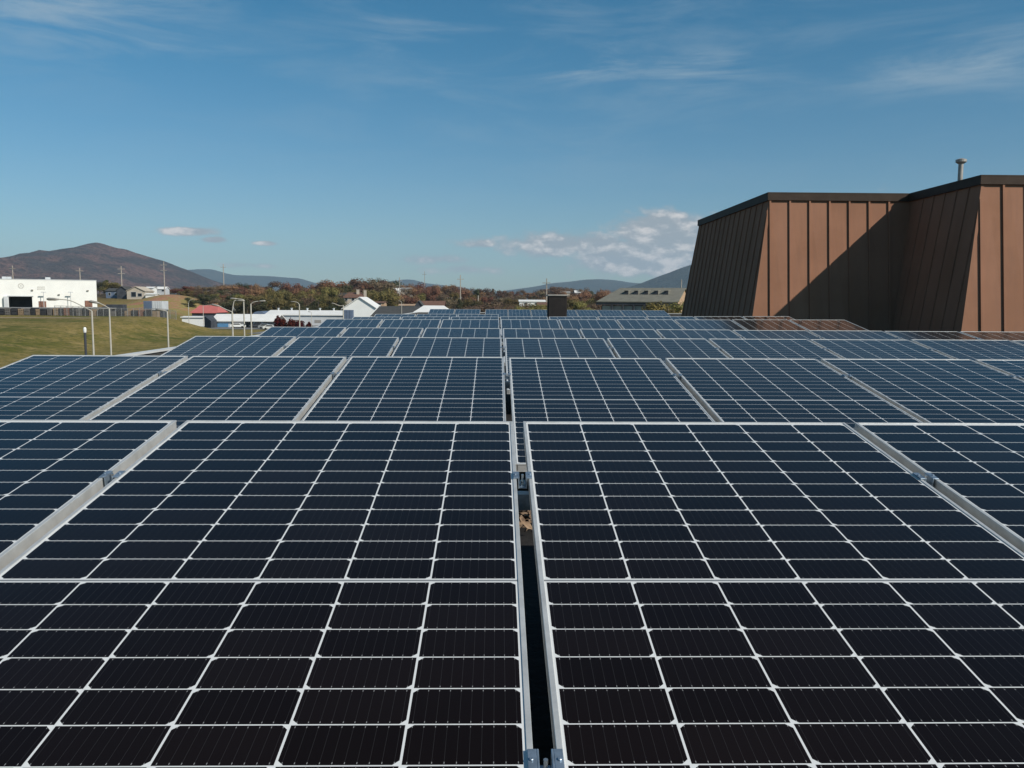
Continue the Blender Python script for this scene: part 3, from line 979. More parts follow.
# storage yard between the grass and the warehouse: pallets, crates, chain link fence
def yard():
    r = random.Random(8)
    Y = 240
    px = -22
    cols = [mat('rust brown crate', (0.20, 0.095, 0.06), 0.9, 0, 0.3, 1.2), mat('tan pallet wood', (0.24, 0.17, 0.105), 0.9, 0, 0.3, 1.2),
            mat('dark tarp', (0.028, 0.028, 0.030), 0.7, 0, 0.3, 0.8), mat('grey crate', (0.12, 0.11, 0.10), 0.9, 0, 0.3, 1.0)]
    names = [('rust brown', 'crate'), ('tan wooden', 'pallet stack'), ('dark tarp covered', 'goods stack'), ('grey', 'crate')]
    seq = [0, 2, 1, 0, 2, 3, 2, 1, 3, 2, 1, 2, 3, 1, 2, 0, 2, 3, 2, 1, 2, 2, 3, 2, 1, 2, 0, 2, 1]
    cnt = {}
    for i, k in enumerate(seq):
        wpx = r.uniform(3.6, 6.6) if px < 60 else r.uniform(4, 7.5)
        c, w = span(px, px + wpx, 313, Y)
        z0 = ground(c, Y)
        zt = zof(px, 308.2 + r.uniform(-0.5, 1.6) + (1.5 if px > 95 else 0), Y)
        h = zt - z0
        cnt[k] = cnt.get(k, 0) + 1
        t = thing('storage_stack', '%s %s in the storage yard, %s of its colour from the left' % (*names[k], (ORD + ['ninth', 'tenth', 'eleventh', 'twelfth', 'thirteenth', 'fourteenth', 'fifteenth'])[cnt[k] - 1]), 'stack', (c, Y, z0), r.uniform(-.05, .05), 'stacks in the storage yard')
        n = r.choice((2, 3, 3))
        for q in range(n):
            b = B()
            z1, z2 = h * q / n, h * (q + 1) / n
            ins = r.uniform(0, 0.12)
            b.box(-w / 2 * (.94 - ins * .3), w / 2 * (.94 - ins * .3), 0, 2.2, z1 + 0.14, z2)
            for s in (-.8, 0, .8):
                b.box(w / 2 * s - .08, w / 2 * s + .08, 0.02, 2.18, z1, z1 + 0.138)
            b.build('crate', cols[k], t)
        px += wpx + r.uniform(0.2, 1.6)
    # top rail wall: long pale shed roof behind the stacks
    c, w = span(-25, 104, 309, 246)
    z0 = ground(c, 246)
    t = thing('storage_shed', 'long low open shed with thin pale roof edge behind the stacks', 'shed', (c, 246, z0))
    zt = zof(40, 307.6, 246) - z0
    b = B(); b.box(-w / 2, w / 2, -1.5, 8, zt - 0.30, zt); b.build('roof', M_VENTCAP, t)
    for k in range(12):
        b = B(); x = -w / 2 + 0.5 + (w - 1) * k / 11; b.box(x - .12, x + .12, -1.2, -.96, -0.5, zt - .303); b.build('post', M_WOODPOLE, t)
    b = B(); b.box(-w / 2, w / 2, 7.7, 8, -0.5, zt - .303); b.build('wall', M_DARKWALL, t)
    # chain link fence
    x0, x1 = at(55, 315, 231).x, at(176, 315, 231).x
    t = thing('chain_link_fence', 'grey chain link fence on thin posts in front of the storage yard', 'fence', ((x0 + x1) / 2, 231, ground((x0 + x1) / 2, 231)))
    oz = t.location.z
    n = 20
    prev = None
    for k in range(n + 1):
        x = x0 + (x1 - x0) * k / n
        g_ = ground(x, 231) - oz
        b = B(); b.tube([(x - t.location.x, 0, g_ - .2), (x - t.location.x, 0, g_ + 2.75)], 0.07, 6); b.build('post', M_FENCEWIRE, t)
    b = B()
    for k in range(n):
        xa, xb = x0 + (x1 - x0) * k / n - t.location.x, x0 + (x1 - x0) * (k + 1) / n - t.location.x
        ga, gb = ground(xa + t.location.x, 231) - oz, ground(xb + t.location.x, 231) - oz
        b.bar((xa, 0, ga + 2.7), (xb, 0, gb + 2.7), 0.08, 0.08)
        m_ = 9
        for q in range(m_):
            fa, fb = q / m_, (q + 1) / m_
            for s in (0, 1):
                for lv in range(3):
                    za, zb = .1 + lv * .85, .1 + (lv + 1) * .85
                    if s: za, zb = zb, za
                    b.bar((xa + (xb - xa) * fa, 0.0, ga + (gb - ga) * fa + za), (xa + (xb - xa) * fb, 0.0, ga + (gb - ga) * fb + zb), 0.014, 0.014)
    b.build('wire_mesh', M_FENCEWIRE, t)
yard()

def truck(name, label, cat, px, py, Y, rz, bodym, L=6.0, H=2.6, cabm=None):
    P = at(px, py, Y)
    t = thing(name, label, cat, (P.x, Y, ground(P.x, Y)), rz)
    b = B(); b.box(-L / 2, L * .22, -1.1, 1.1, .75, H); b.build('cargo_box', bodym, t, bevel=0.05)
    b = B()
    b.hexa([(L * .23, -1.0, .6), (L / 2, -1.0, .6), (L / 2, 1.0, .6), (L * .23, 1.0, .6), (L * .23, -.95, H * .82), (L * .40, -.95, H * .82), (L * .40, .95, H * .82), (L * .23, .95, H * .82)])
    cb = b.build('cab', cabm or bodym, t, bevel=0.05)
    b = B()
    for s in (-1, 1): b.box(L * .26, L * .37, s * .99 - .02, s * .99 + .02, H * .5, H * .72)
    b.build('window', M_WINDOW, cb)
    for x in (-L * .32, L * .34):
        for s in (-1, 1):
            b = B(); b.tube([(x, s * .85, .42), (x, s * 1.12, .42)], .42, 14); b.build('wheel', M_TYRE, t)
    return t

def car(label, px, Y, rz, m, grp='cars parked by the low white building'):
    P = at(px, 326, Y)
    t = thing('parked_car', label, 'car', (P.x, Y, ground(P.x, Y) + .06), rz, grp)
    b = B()
    pr = [(-2.2, .35), (2.2, .35), (2.2, .8), (1.3, .95), (.6, 1.42), (-1.1, 1.45), (-1.9, 1.0), (-2.2, .9)]
    n = len(pr)
    va = [b.bm.verts.new((x, -.85, z)) for x, z in pr]
    vb = [b.bm.verts.new((x, .85, z)) for x, z in pr]
    b.bm.faces.new(va); b.bm.faces.new(vb[::-1])
    for i in range(n): b.bm.faces.new((va[i], vb[i], vb[(i + 1) % n], va[(i + 1) % n]))
    b.build('body', m, t, bevel=0.04)
    b = B()
    for s in (-1, 1):
        q = [(-1.5, 1.0), (.95, 1.0), (.5, 1.36), (-1.0, 1.38)]
        b.poly([(x, s * .862, z) for x, z in q])
    b.poly([(1.25, -.7, .99), (1.25, .7, .99), (.64, .66, 1.41), (.64, -.66, 1.41)])
    b.build('window', M_WINDOW, t)
    for x in (-1.35, 1.35):
        for s in (-1, 1):
            b = B(); b.tube([(x, s * .66, .33), (x, s * .88, .33)], .33, 14); b.build('wheel', M_TYRE, t)

# ---- left middle distance
truck('box_truck', 'dark box truck parked right of the white warehouse', 'truck', 113, 306, 262, R(180), M_DARKWALL, 7.5, 3.6)
truck('flatbed_truck', 'low grey truck beside the dark box truck', 'truck', 100, 309, 258, R(175), mat('dull grey paint', (.10, .10, .105), .5), 6.5, 2.6)
t = truck('pale_van', 'small pale van behind the storage yard fence', 'van', 124, 312, 252, R(10), M_WHITE, 4.6, 2.0)
c, w = span(143.5, 152, 306, 262)
t = thing('shipping_container', 'two tone container with dark left half and white end above the yard fence', 'container', (at(147.8, 306, 262).x, 262, ground(at(147.8, 306, 262).x, 262)))
zz = t.location.z
b = B(); b.box(-w / 2, w / 2 - .02, 0, 5, zof(147, 309.5, 262) - zz, zof(147, 301, 262) - zz)
for k in range(9): b.box(-w / 2 + w * (k + .2) / 9, -w / 2 + w * (k + .6) / 9, -.06, 0, zof(147, 309, 262) - zz, zof(147, 301.6, 262) - zz)
b.build('side_wall', M_BLUEWALL, t)
c2, w2 = span(152, 162, 306, 262)
b = B(); b.box(w / 2, w / 2 + w2, 0, 5.0, zof(157, 310, 262) - zz, zof(157, 301, 262) - zz)
for k in range(4): b.bar((w / 2 + w2 * (.15 + .23 * k), -.06, zof(157, 309.5, 262) - zz), (w / 2 + w2 * (.15 + .23 * k), -.06, zof(157, 301.5, 262) - zz), .1, .08)
b.build('end_wall', M_PALEWALL, t)
b = B(); b.box(-w / 2, w / 2 + w2, .3, 4.6, -0.4, zof(150, 310, 262) - zz - .003); b.build('base_block', M_DARKWALL, t)

def px_house(name, label, cat, x0, x1, ybase, yeave, yridge, Y, d, wm, rm, **kw):
    c, w = span(x0, x1, ybase, Y)
    z0 = zof((x0 + x1) / 2, ybase, Y)
    hw = zof((x0 + x1) / 2, yeave, Y) - z0
    rd = Y + d / 2 if kw.get('ridge', 'x') == 'x' else Y
    hr = zof((x0 + x1) / 2, yridge, rd) - z0 - hw
    return house(name, label, cat, c, Y, w, d, z0, hw, hr, wm, rm, **kw)

px_house('blue_house', 'blue grey house with dark side left of the beige gabled house', 'house', 106, 120, 298, 291, 288.5, 395, 9, M_BLUEWALL, M_SHINGLE, wins=((-1.5, 1.2, 1, 1.2), (1.5, 1.2, 1, 1.2)))
px_house('dark_shed', 'dark grey gabled shed between the blue house and the beige house', 'shed', 117, 127, 298, 290, 286.5, 392, 9, M_DARKWALL, M_SHINGLE, ridge='y')
px_house('beige_house', 'beige gabled house front on the hill beyond the yard', 'house', 127, 145, 298.2, 291, 286.8, 388, 10, M_BEIGE, M_BEIGE, ridge='y', wins=((-1.0, .6, 2.2, 2.2), (1.8, .8, 1.8, 1.4)))
px_house('white_trailer', 'white mobile home right of the beige house, upper one', 'mobile home', 145.5, 153, 292.5, 288, 287, 430, 5, M_WHITE, M_WHITEROOF, wins=((0, .8, 2.4, .9),))
px_house('white_trailer', 'low white mobile home at the foot of the upper mobile home', 'mobile home', 145.5, 155, 297.6, 294.4, 293.6, 385, 5, M_WHITE, M_WHITEROOF)
px_house('small_white_house', 'small white house right of the mobile homes near the pole', 'house', 156, 165, 292.5, 289, 287, 440, 6, M_PALEWALL, M_WHITEROOF, wins=((1.5, .6, 1.5, .8),))

# red roofed building and its white neighbours
px_house('red_roofed_building', 'dark walled building under a bright red hipped roof', 'building', 192, 216, 318, 312.6, 305.8, 300, 12, M_DARKWALL, M_REDROOF, hip=0.32, over=0.5)
px_house('low_white_building', 'low white flat building left of the red roofed building', 'building', 182, 203, 322.5, 317.5, 316.6, 272, 6, M_WHITE, M_WHITEROOF)

def low_hall():
    # long white roof, dark gable facing left front, blue panel and open carport bays
    Y = 262
    c, w = span(211.5, 277, 328, Y)
    z0 = ground(c, Y) + 0.06
    t = thing('white_roofed_hall', 'low white roofed hall with dark gable end, blue panel and open bays', 'hall', (c, Y, z0))
    He = zof(240, 321.5, Y) - z0
    Hr = zof(240, 314.8, Y + 6) - z0
    D = 12.0
    x0, x1 = -w / 2, w / 2
    b = B()
    b.hexa([(x0 - .3, -.6, He), (x1, -.6, He), (x1, D / 2, Hr), (x0 - .3, D / 2, Hr), (x0 - .3, -.6, He + .25), (x1, -.6, He + .25), (x1, D / 2, Hr + .25), (x0 - .3, D / 2, Hr + .25)])
    b.hexa([(x0 - .3, D / 2, Hr), (x1, D / 2, Hr), (x1, D + .6, He), (x0 - .3, D + .6, He), (x0 - .3, D / 2, Hr + .25), (x1, D / 2, Hr + .25), (x1, D + .6, He + .25), (x0 - .3, D + .6, He + .25)])
    b.build('roof', M_WHITEROOF, t)
    f = lambda px: span(211.5, px, 328, Y)[1] - w / 2
    b = B()
    b.box(x0, f(232), 0, .3, -.5, He)
    b.box(f(232) + .01, x1, D - .3, D, -.5, He)
    b.poly([(x0 + .15, 0, He), (x0 + .15, D, He), (x0 + .15, D / 2, Hr)])
    b.build('wall', M_PALEWALL, t)
    b = B(); b.box(f(213.5), f(228.5), -.12, -.005, 0.1, He * .62); b.build('blue_panel', M_BLUEPANEL, t)
    for px in (232, 244, 254, 262, 276):
        b = B(); x = f(px); b.box(x - .25, x + .25, 0, .5, -.5, He); b.build('post', M_PALEWALL, t)
    b = B(); b.box(f(248), f(254), 1.5, 1.8, -.5, He); b.build('partition', M_DARKWALL, t)
    # dark entrance gable standing out on the left
    c2, w2 = span(201, 211, 327, Y - 6)
    b = B()
    X = c2 - c
    hh_ = zof(206, 320, Y - 6) - z0
    hp = zof(204, 316, Y - 6) - z0
    b.hexa([(X - w2 / 2, -3.0, -.5), (X + w2 / 2, -6, -.5), (X + w2 / 2, 2, -.5), (X - w2 / 2, 5, -.5), (X - w2 / 2, -3, hp), (X + w2 / 2, -6, hh_ * .9), (X + w2 / 2, 2, hh_ * .9), (X - w2 / 2, 5, hp)])
    b.build('gable_end', M_DARKWALL, t)
low_hall()

def arches():
    Y = 300
    c, w = span(252.5, 277.5, 318, Y)
    z0 = zof(265, 318.5, Y)
    t = thing('arched_sheds', 'pair of joined dark blue arched sheds behind the white roofed hall', 'shed', (c, Y, z0))
    for s in (-1, 1):
        b = B()
        r_, hh_ = w / 4, zof(260, 311.3, Y) - z0
        n = 12
        va, vb = [], []
        for k in range(n + 1):
            a = math.pi * k / n
            va.append(b.bm.verts.new((s * w / 4 - r_ * math.cos(a), 0, hh_ * .45 + hh_ * .55 * math.sin(a))))
            vb.append(b.bm.verts.new((s * w / 4 - r_ * math.cos(a), 14, hh_ * .45 + hh_ * .55 * math.sin(a))))
        e = [b.bm.verts.new((s * w / 4 + q * r_, y, -3)) for q, y in ((-1, 0), (1, 0), (1, 14), (-1, 14))]
        b.bm.faces.new(va + [e[1], e[0]]); b.bm.faces.new(vb + [e[2], e[3]])
        for k in range(n): b.bm.faces.new((va[k], va[k + 1], vb[k + 1], vb[k]))
        b.build('arch_vault', M_BLUEWALL, t)
arches()

def long_white():
    Y = 288
    c, w = span(266, 372, 327, Y)
    z0 = ground(c, Y)
    t = thing('long_white_building', 'long pale building with white roof and small roof vents beyond the red bushes', 'building', (c, Y, z0))
    He = zof(300, 315.4, Y) - z0
    Hr = zof(300, 310.2, Y + 7) - z0
    b = B(); b.box(-w / 2, w / 2, 0, 16, -1, He); b.build('wall', M_PALEWALL, t)
    b = B()
    b.hexa([(-w / 2 - .3, -.5, He + .01), (w / 2 + .3, -.5, He + .01), (w / 2 + .3, 7, Hr - .2), (-w / 2 - .3, 7, Hr - .2), (-w / 2 - .3, -.5, He + .3), (w / 2 + .3, -.5, He + .3), (w / 2 + .3, 7, Hr), (-w / 2 - .3, 7, Hr)])
    b.hexa([(-w / 2 - .3, 7, Hr - .2), (w / 2 + .3, 7, Hr - .2), (w / 2 + .3, 16.5, He), (-w / 2 - .3, 16.5, He), (-w / 2 - .3, 7, Hr), (w / 2 + .3, 7, Hr), (w / 2 + .3, 16.5, He + .3), (-w / 2 - .3, 16.5, He + .3)])
    rf = b.build('roof', M_WHITEROOF, t)
    for px in (273.5, 287, 303, 316, 330):
        x = span(266, px, 327, Y)[1] - w / 2
        b = B(); b.tube([(x, 7, Hr - .1), (x, 7, Hr + .55)], .28, 10); b.tube([(x, 7, Hr + .552), (x, 7, Hr + .75)], .42, 10); b.build('roof_turbine', M_PALEWALL, rf)
    for px in (283, 296, 318, 334):
        x = span(266, px, 327, Y)[1] - w / 2
        b = B(); b.box(x - 1.1, x + 1.1, -.06, .05, .9, 1.9); b.build('window', M_VENTCAP, t)
long_white()

px_house('white_gabled_hall', 'tall white hall whose bright gable rises over the long pale building', 'hall', 343, 377, 322, 308.5, 297.4, 268, 15, M_WHITE, M_WHITEROOF, ridge='y', over=0.5)
P = at(347.8, 318, 255)
t = thing('cooling_unit', 'tall blue grey cooling unit of three ribbed columns before the white gable', 'cooling unit', (P.x, 255, zof(347, 330, 255)))
for k in range(3):
    b = B(); w3 = 0.92; hh_ = zof(347, 310, 255) - t.location.z
    b.box((k - 1) * 1.0 - w3 / 2, (k - 1) * 1.0 + w3 / 2, 0, 2.0, 0, hh_)
    for q in range(14): b.box((k - 1) * 1.0 - w3 / 2 + .05, (k - 1) * 1.0 + w3 / 2 - .05, -.04, 0, hh_ * (q + .15) / 14, hh_ * (q + .6) / 14)
    b.build('column', M_BLUEWALL, t)

px_house('dark_roofed_hall', 'hall under a broad charcoal roof with white edge, right of the white gable', 'hall', 372, 416, 322, 316, 306.8, 235, 20, M_PALEWALL, M_SHINGLE, trim=M_WHITE, over=0.4, rz=R(-6))
px_house('white_hip_roofed_hall', 'low hall with bright white hipped roof left of the farthest panels', 'hall', 411, 452, 324, 314.8, 306.2, 215, 16, M_PALEWALL, M_WHITEROOF, hip=0.55, over=0.3)
px_house('brown_roofed_house', 'house with long brown shingle roof and dark gable end', 'house', 419, 443, 312, 308.3, 301.3, 315, 13, M_DARKWALL, M_BROWNROOF, over=0.6)
px_house('dark_gabled_house', 'small dark slate gabled house at the left end of the brown roof', 'house', 414.5, 423, 312, 306.5, 301.0, 308, 8, M_DARKWALL, M_SHINGLE, ridge='y')
px_house('beige_tower_house', 'beige block house with red brown roof behind the bright white gable', 'house', 343.5, 362, 312, 297.6, 292.8, 340, 12, M_BEIGE, M_BROWNROOF, hip=0.4, wins=((-2.5, 4.5, 1, 1.3), (0.2, 4.5, 1, 1.3), (2.8, 4.5, 1, 1.3)), chim=((1.5, 4, 8.9, 1.0, M_BEIGE), (4.4, 4, 8.7, 1.0, M_BEIGE)))
px_house('dark_flat_house', 'dark slate house left of the beige block house', 'house', 334, 345, 303, 295.5, 293.6, 360, 8, M_DARKWALL, M_SHINGLE)
px_house('orange_brick_shop', 'low orange brick building left of the beige shop strip', 'shop building', 367, 384, 306, 302.9, 301.7, 345, 8, M_TANBRICK, M_BROWNROOF, wins=((-2, .4, 1.4, .9), (1.5, .4, 1.4, .9)))
px_house('beige_shop_strip', 'low beige shop strip between the charcoal roof and the brown roof', 'shop building', 399, 415, 309, 305.6, 304.4, 335, 8, M_BEIGE, M_TANBRICK, wins=((-2, .5, 1.6, 1),))
px_house('white_hill_house', 'white two storey house among rust trees on the wooded rise', 'house', 389.5, 399, 297, 290.5, 288.3, 520, 8, M_WHITE, M_WHITEROOF, wins=((-1.3, .8, 1, 1.3), (1.5, .8, 1, 1.3), (0, 3, 1, 1)))
px_house('cream_hill_house', 'cream house right of the white two storey hill house', 'house', 401, 411.5, 293, 289.3, 287.8, 540, 8, M_BEIGE, M_VENTCAP, wins=((-1.5, .6, 1, 1.2), (1.6, .6, 1, 1.2)))
px_house('white_long_shed', 'long low white shed right of the middle among brown shrubs', 'shed', 519.5, 545, 305, 301.6, 300.1, 400, 8, M_WHITE, M_WHITEROOF, wins=((-3, .3, 1.4, .7), (2, .3, 1.4, .7)))
px_house('rust_roofed_shed', 'small rust roofed shed just left of the dark roof vent', 'shed', 538, 548, 309, 305.5, 302.8, 300, 6, M_REDBRICK, M_BROWNROOF)
px_house('white_far_house', 'white house on the far slope right of the dark roof vent', 'house', 575, 583, 296, 292.6, 290.7, 620, 8, M_WHITE, M_WHITEROOF, wins=((0, .6, 1.2, 1.2),))
px_house('white_far_cottage', 'tiny white cottage below the white far slope house', 'house', 577.5, 581.5, 299.8, 298, 297, 560, 4, M_WHITE, M_WHITEROOF)
px_house('pale_far_house', 'pale house in the trees above the dark roof vent', 'house', 549, 558, 294.6, 292.2, 290.6, 600, 7, M_BEIGE, M_VENTCAP)
px_house('tan_far_house', 'tan house right of the pale house above the vent', 'house', 560.5, 570, 295, 292.8, 291.4, 590, 7, M_BEIGE, M_VENTCAP)
px_house('grey_far_house', 'grey low house in the trees near the tall pole right of the brown roof', 'house', 448, 461, 301.5, 299, 297.4, 470, 8, M_PALEWALL, M_VENTCAP, wins=((-2, .3, 1.6, .8), (2.2, .3, 1.6, .8)))

def school():
    # long grey roofed building with five roof dormers, turned so that its tan end wall shows
    Y, rz = 176.0, R(-24)
    Pr = at(677.5, 303, Y)
    z0 = -8.0
    ze = zof(677, 301.5, Y) - z0
    w = (at(677.5, 303, Y).x - at(600, 303, Y).x) / math.cos(rz) * 0.93
    D = 13.0
    hr = zof(640, 288.6, Y + 8) - z0 - ze
    t = thing('grey_roofed_building', 'long building with olive grey roof carrying five small dark vents', 'building', (Pr.x, Y, z0), rz)
    b = B(); b.box(-w, -.3, 0, D, -1, ze - .9); b.build('wall', M_DARKWALL, t)
    b = B()
    b.box(-.3 + .002, 0, .02, D, -1, ze - .05); b.poly([(-.02, 0.02, ze - .05), (-.02, D, ze - .05), (-.02, D / 2, ze + hr - .1)])
    b.build('end_wall', M_TANBRICK, t)
    o_ = .9
    b = B()
    k = hr / (D / 2)
    lo = ze - .25
    hipx = 3.2
    A0, A1, R1, R0 = (-w - o_, -o_, lo), (.35, -o_, lo), (.35, D / 2, ze + hr), (-w - o_ + hipx, D / 2, ze + hr)
    C0, C1 = (-w - o_, D + o_, lo), (.35, D + o_, lo)
    U = lambda p: (p[0], p[1], p[2] + .18)
    for q in ((A0, A1, R1, R0), (R0, R1, C1, C0)): b.hexa(list(q) + [U(p) for p in q])
    b.poly([U(A0), U(R0), U(C0)])
    rf = b.build('roof', M_GREYROOF, t)
    b = B(); b.box(-w - o_, .2, -o_ + .1, -o_ + .3, lo - .55, lo - .01); b.build('fascia', M_DARKWALL, t)
    for i in range(5):
        x = -w * .86 + w * .66 * (i + .5) / 5 + w * .08
        b = B()
        f = .62
        zc = lo + (ze + hr - lo) * f
        yc = -o_ + (D / 2 + o_) * f
        b.box(x - .42, x + .42, yc - .9, yc + .6, zc - .6, zc + .62)
        dm = b.build('roof_vent_box', M_DARKWALL, rf)
        b = B(); b.hexa([(x - .5, yc - 1.05, zc + .63), (x + .5, yc - 1.05, zc + .63), (x + .5, yc + 1.2, zc + .63), (x - .5, yc + 1.2, zc + .63), (x - .45, yc - 1.0, zc + .75), (x + .45, yc - 1.0, zc + .75), (x + .45, yc + 1.2, zc + .85), (x - .45, yc + 1.2, zc + .85)]); b.build('cap', M_GREYROOF, dm)
        b = B(); b.box(x + .422, x + .47, yc - .85, yc + .6, zc - .6, zc + .6); b.build('side_panel', M_GREYROOF, dm)
    for i in range(7):
        x = -w + w * (i + .5) / 7
        b = B(); b.box(x - 0.95, x + 0.95, -.08, .05, ze - 2.5, ze - 1.0); b.build('window', mat('pale window blind', (.34, .36, .36), .3), t)
        b = B(); b.box(x + 1.25, x + 1.6, -.9, -.55, -1, lo - .56); b.build('column', M_DARKWALL, t)
school()

# cars on the lot
for lab, px, Y, rz, col in (('white car under the hall carport, left of the pale car', 238, 257, R(8), M_WHITE),
                            ('dark car in the bay beside the partition', 257, 261, R(180), M_DARKWALL),
                            ('silver car at the right bay of the white roofed hall', 266, 252, R(4), mat('silver car paint', (.5, .5, .5), .3, .6)),
                            ('white car in front of the red bushes', 271, 244, R(0), M_WHITE)):
    car(lab, px, Y, rz, col)
P = at(236.5, 309, 330)
t = thing('storage_tank', 'small white storage tank in front of the trees behind the lamp posts', 'tank', (P.x, 330, ground(P.x, 330)))
b = B()
zt_ = zof(236, 306.2, 330) - t.location.z
b.tube([(-1.2, 0, zt_ - 1.1), (-.9, 0, zt_ - 1.1), (1.1, 0, zt_ - 1.1), (1.4, 0, zt_ - 1.1)], [.5, 1.1, 1.1, .5], 14); b.build('vessel', M_WHITE, t, smooth=True)
b = B(); b.box(-.9, -.6, -.6, .6, -.5, zt_ - 1.6); b.box(.8, 1.1, -.6, .6, -.5, zt_ - 1.6); b.build('stand', M_DARKWALL, t)

# ------------------------------------------------------------------ street lamps and poles
def lamp(label, px, ytop, Y, arms, rad=0.075):
    """arms: list of (px, py) polylines from the post head to the luminaire"""
    P = at(px, ytop, Y)
    z0 = ground(P.x, Y)
    t = thing('street_lamp', label, 'street lamp', (P.x, Y, z0), 0, 'street lamps on the lots')
    h = P.z - z0
    b = B(); b.tube([(0, 0, -0.3), (0, 0, h * .5), (0, 0, h)], [rad * 1.0, rad * .88, rad * .72], 10); b.tube([(0, 0, -.2), (0, 0, .35)], rad * 2.2, 10); b.build('post', M_LAMPPOLE, t)
    for poly in arms:
        pts = [Vector((0, 0, h))]
        for q in poly:
            w_ = at(q[0], q[1], Y)
            pts.append(Vector((w_.x - P.x, 0, w_.z - z0)))
        # soften
        fine = []
        for i in range(len(pts) - 1):
            for s in range(4):
                p0, p1, p2, p3 = pts[max(i - 1, 0)], pts[i], pts[i + 1], pts[min(i + 2, len(pts) - 1)]
                u = s / 4
                fine.append(0.5 * (2 * p1 + (p2 - p0) * u + (2 * p0 - 5 * p1 + 4 * p2 - p3) * u * u + (3 * p1 - p0 - 3 * p2 + p3) * u ** 3))
        fine.append(pts[-1])
        b = B(); b.tube(fine, rad * .42, 8); b.build('arm', M_LAMPPOLE, t)
        e = fine[-1]; d = (fine[-1] - fine[-2]).normalized()
        d = Vector((d.x, 0, d.z * .4)).normalized()
        L = 0.6
        b = B(); b.tube([e - d * .05, e + d * .15, e + d * .5, e + d * L], [.04, .075, .085, .035], 10)
        b.build('lamp_head', M_VENTCAP, t, smooth=True)

lamp('tall pale street lamp with long arm reaching left over the grass', 91.8, 311, 46, [[(82, 306), (70, 300.5), (58, 299.3)]], .062)
lamp('pale street lamp post just right of the long armed lamp', 109.3, 308.4, 52, [[(104, 305.3), (99, 303)]], .062)
lamp('pale street lamp post alone on the right part of the grass', 167.3, 311.5, 60, [[(164.5, 310.5)]], .07)
lamp('short street lamp with curved arm to the right, left of the red roof', 188.4, 303, 255, [[(189.5, 300.8), (193, 299.2)]], .1)
lamp('slim street lamp in front of the red roof', 203, 305.5, 250, [[(209, 305)]], .1)
lamp('thick street lamp with arm reaching left past the red roof', 232.2, 312, 66, [[(226, 309.5), (219, 306)], [(234, 301.5), (237, 300.5)]], .085)
lamp('street lamp right of the thick one, arm bent to the left', 243.6, 299.6, 80, [[(240, 299), (236.5, 298.7)]], .08)
lamp('street lamp with arm to the right before the arched sheds', 250.8, 304, 78, [[(254, 302), (259, 301.2)]], .08)
lamp('street lamp over the long pale building, arm to the left', 299.3, 304.5, 140, [[(297.5, 302.5), (294.5, 301.8)]], .12)
lamp('street lamp left of the white gable, arm to the left', 343.2, 305.2, 140, [[(340, 305.8), (335, 303.8)]], .12)
lamp('thin bare lamp post in front of the long pale building', 311.4, 312.5, 200, [[(310.5, 312)]], .07)
lamp('thin lamp post in front of the charcoal roofed hall', 401.6, 302, 200, [[(401, 301.5)]], .08)

def pole(label, px, ytop, Y, rad=.17, arms=1, tip=None):
    P = at(px, ytop, Y)
    z0 = ground(P.x, Y)
    t = thing('utility_pole', label, 'utility pole', (P.x, Y, z0), rnd.uniform(-.5, .5), 'utility poles along the horizon')
    h = P.z - z0
    b = B(); b.tube([(0, 0, -.5), (0, 0, h)], [rad * 1.15, rad * .75], 8); b.build('post', M_WOODPOLE, t)
    for k in range(arms):
        b = B(); z = h * (.90 - .15 * k)
        b.box(-1.6, 1.6, -.1 - rad, -rad * .8, z - .1, z + .1)
        for x in (-1.45, -.8, .8, 1.45): b.tube([(x, -.05 - rad, z + .1), (x, -.05 - rad, z + .35)], .06, 6)
        b.build('cross_arm', M_WOODPOLE, t)
for a in (('pale utility pole over the left end of the white warehouse', 12.3, 265.5, 420, .26, 1),
          ('pale utility pole over the right end of the white warehouse', 79.6, 268, 400, .28, 1),
          ('utility pole standing behind the blue house', 121, 266, 420, .28, 2),
          ('tall utility pole with cross arm right of the small white house', 163.6, 261.5, 420, .26, 2),
          ('utility pole on the skyline before the distant blue ridge', 223.2, 264, 520, .30, 1),
          ('short pale pole among the trees left of the slate house', 331.5, 280, 500, .36, 1),
          ('thin mast on the skyline over the brown roof', 424.5, 271.5, 640, .22, 1),
          ('utility pole in front of the white hill house', 399.5, 277.5, 470, .24, 2),
          ('tall utility pole with pale foot right of the brown roof', 460.4, 275, 400, .26, 1),
          ('short pole stub among the shrubs right of the tall pole', 478.2, 295.5, 330, .30, 0),
          ('tall utility pole just left of the dark roof vent', 546.7, 278.5, 330, .26, 1),
          ('thin pole above the right end of the olive grey roof', 681.5, 279.5, 330, .22, 0)):
    pole(*a)

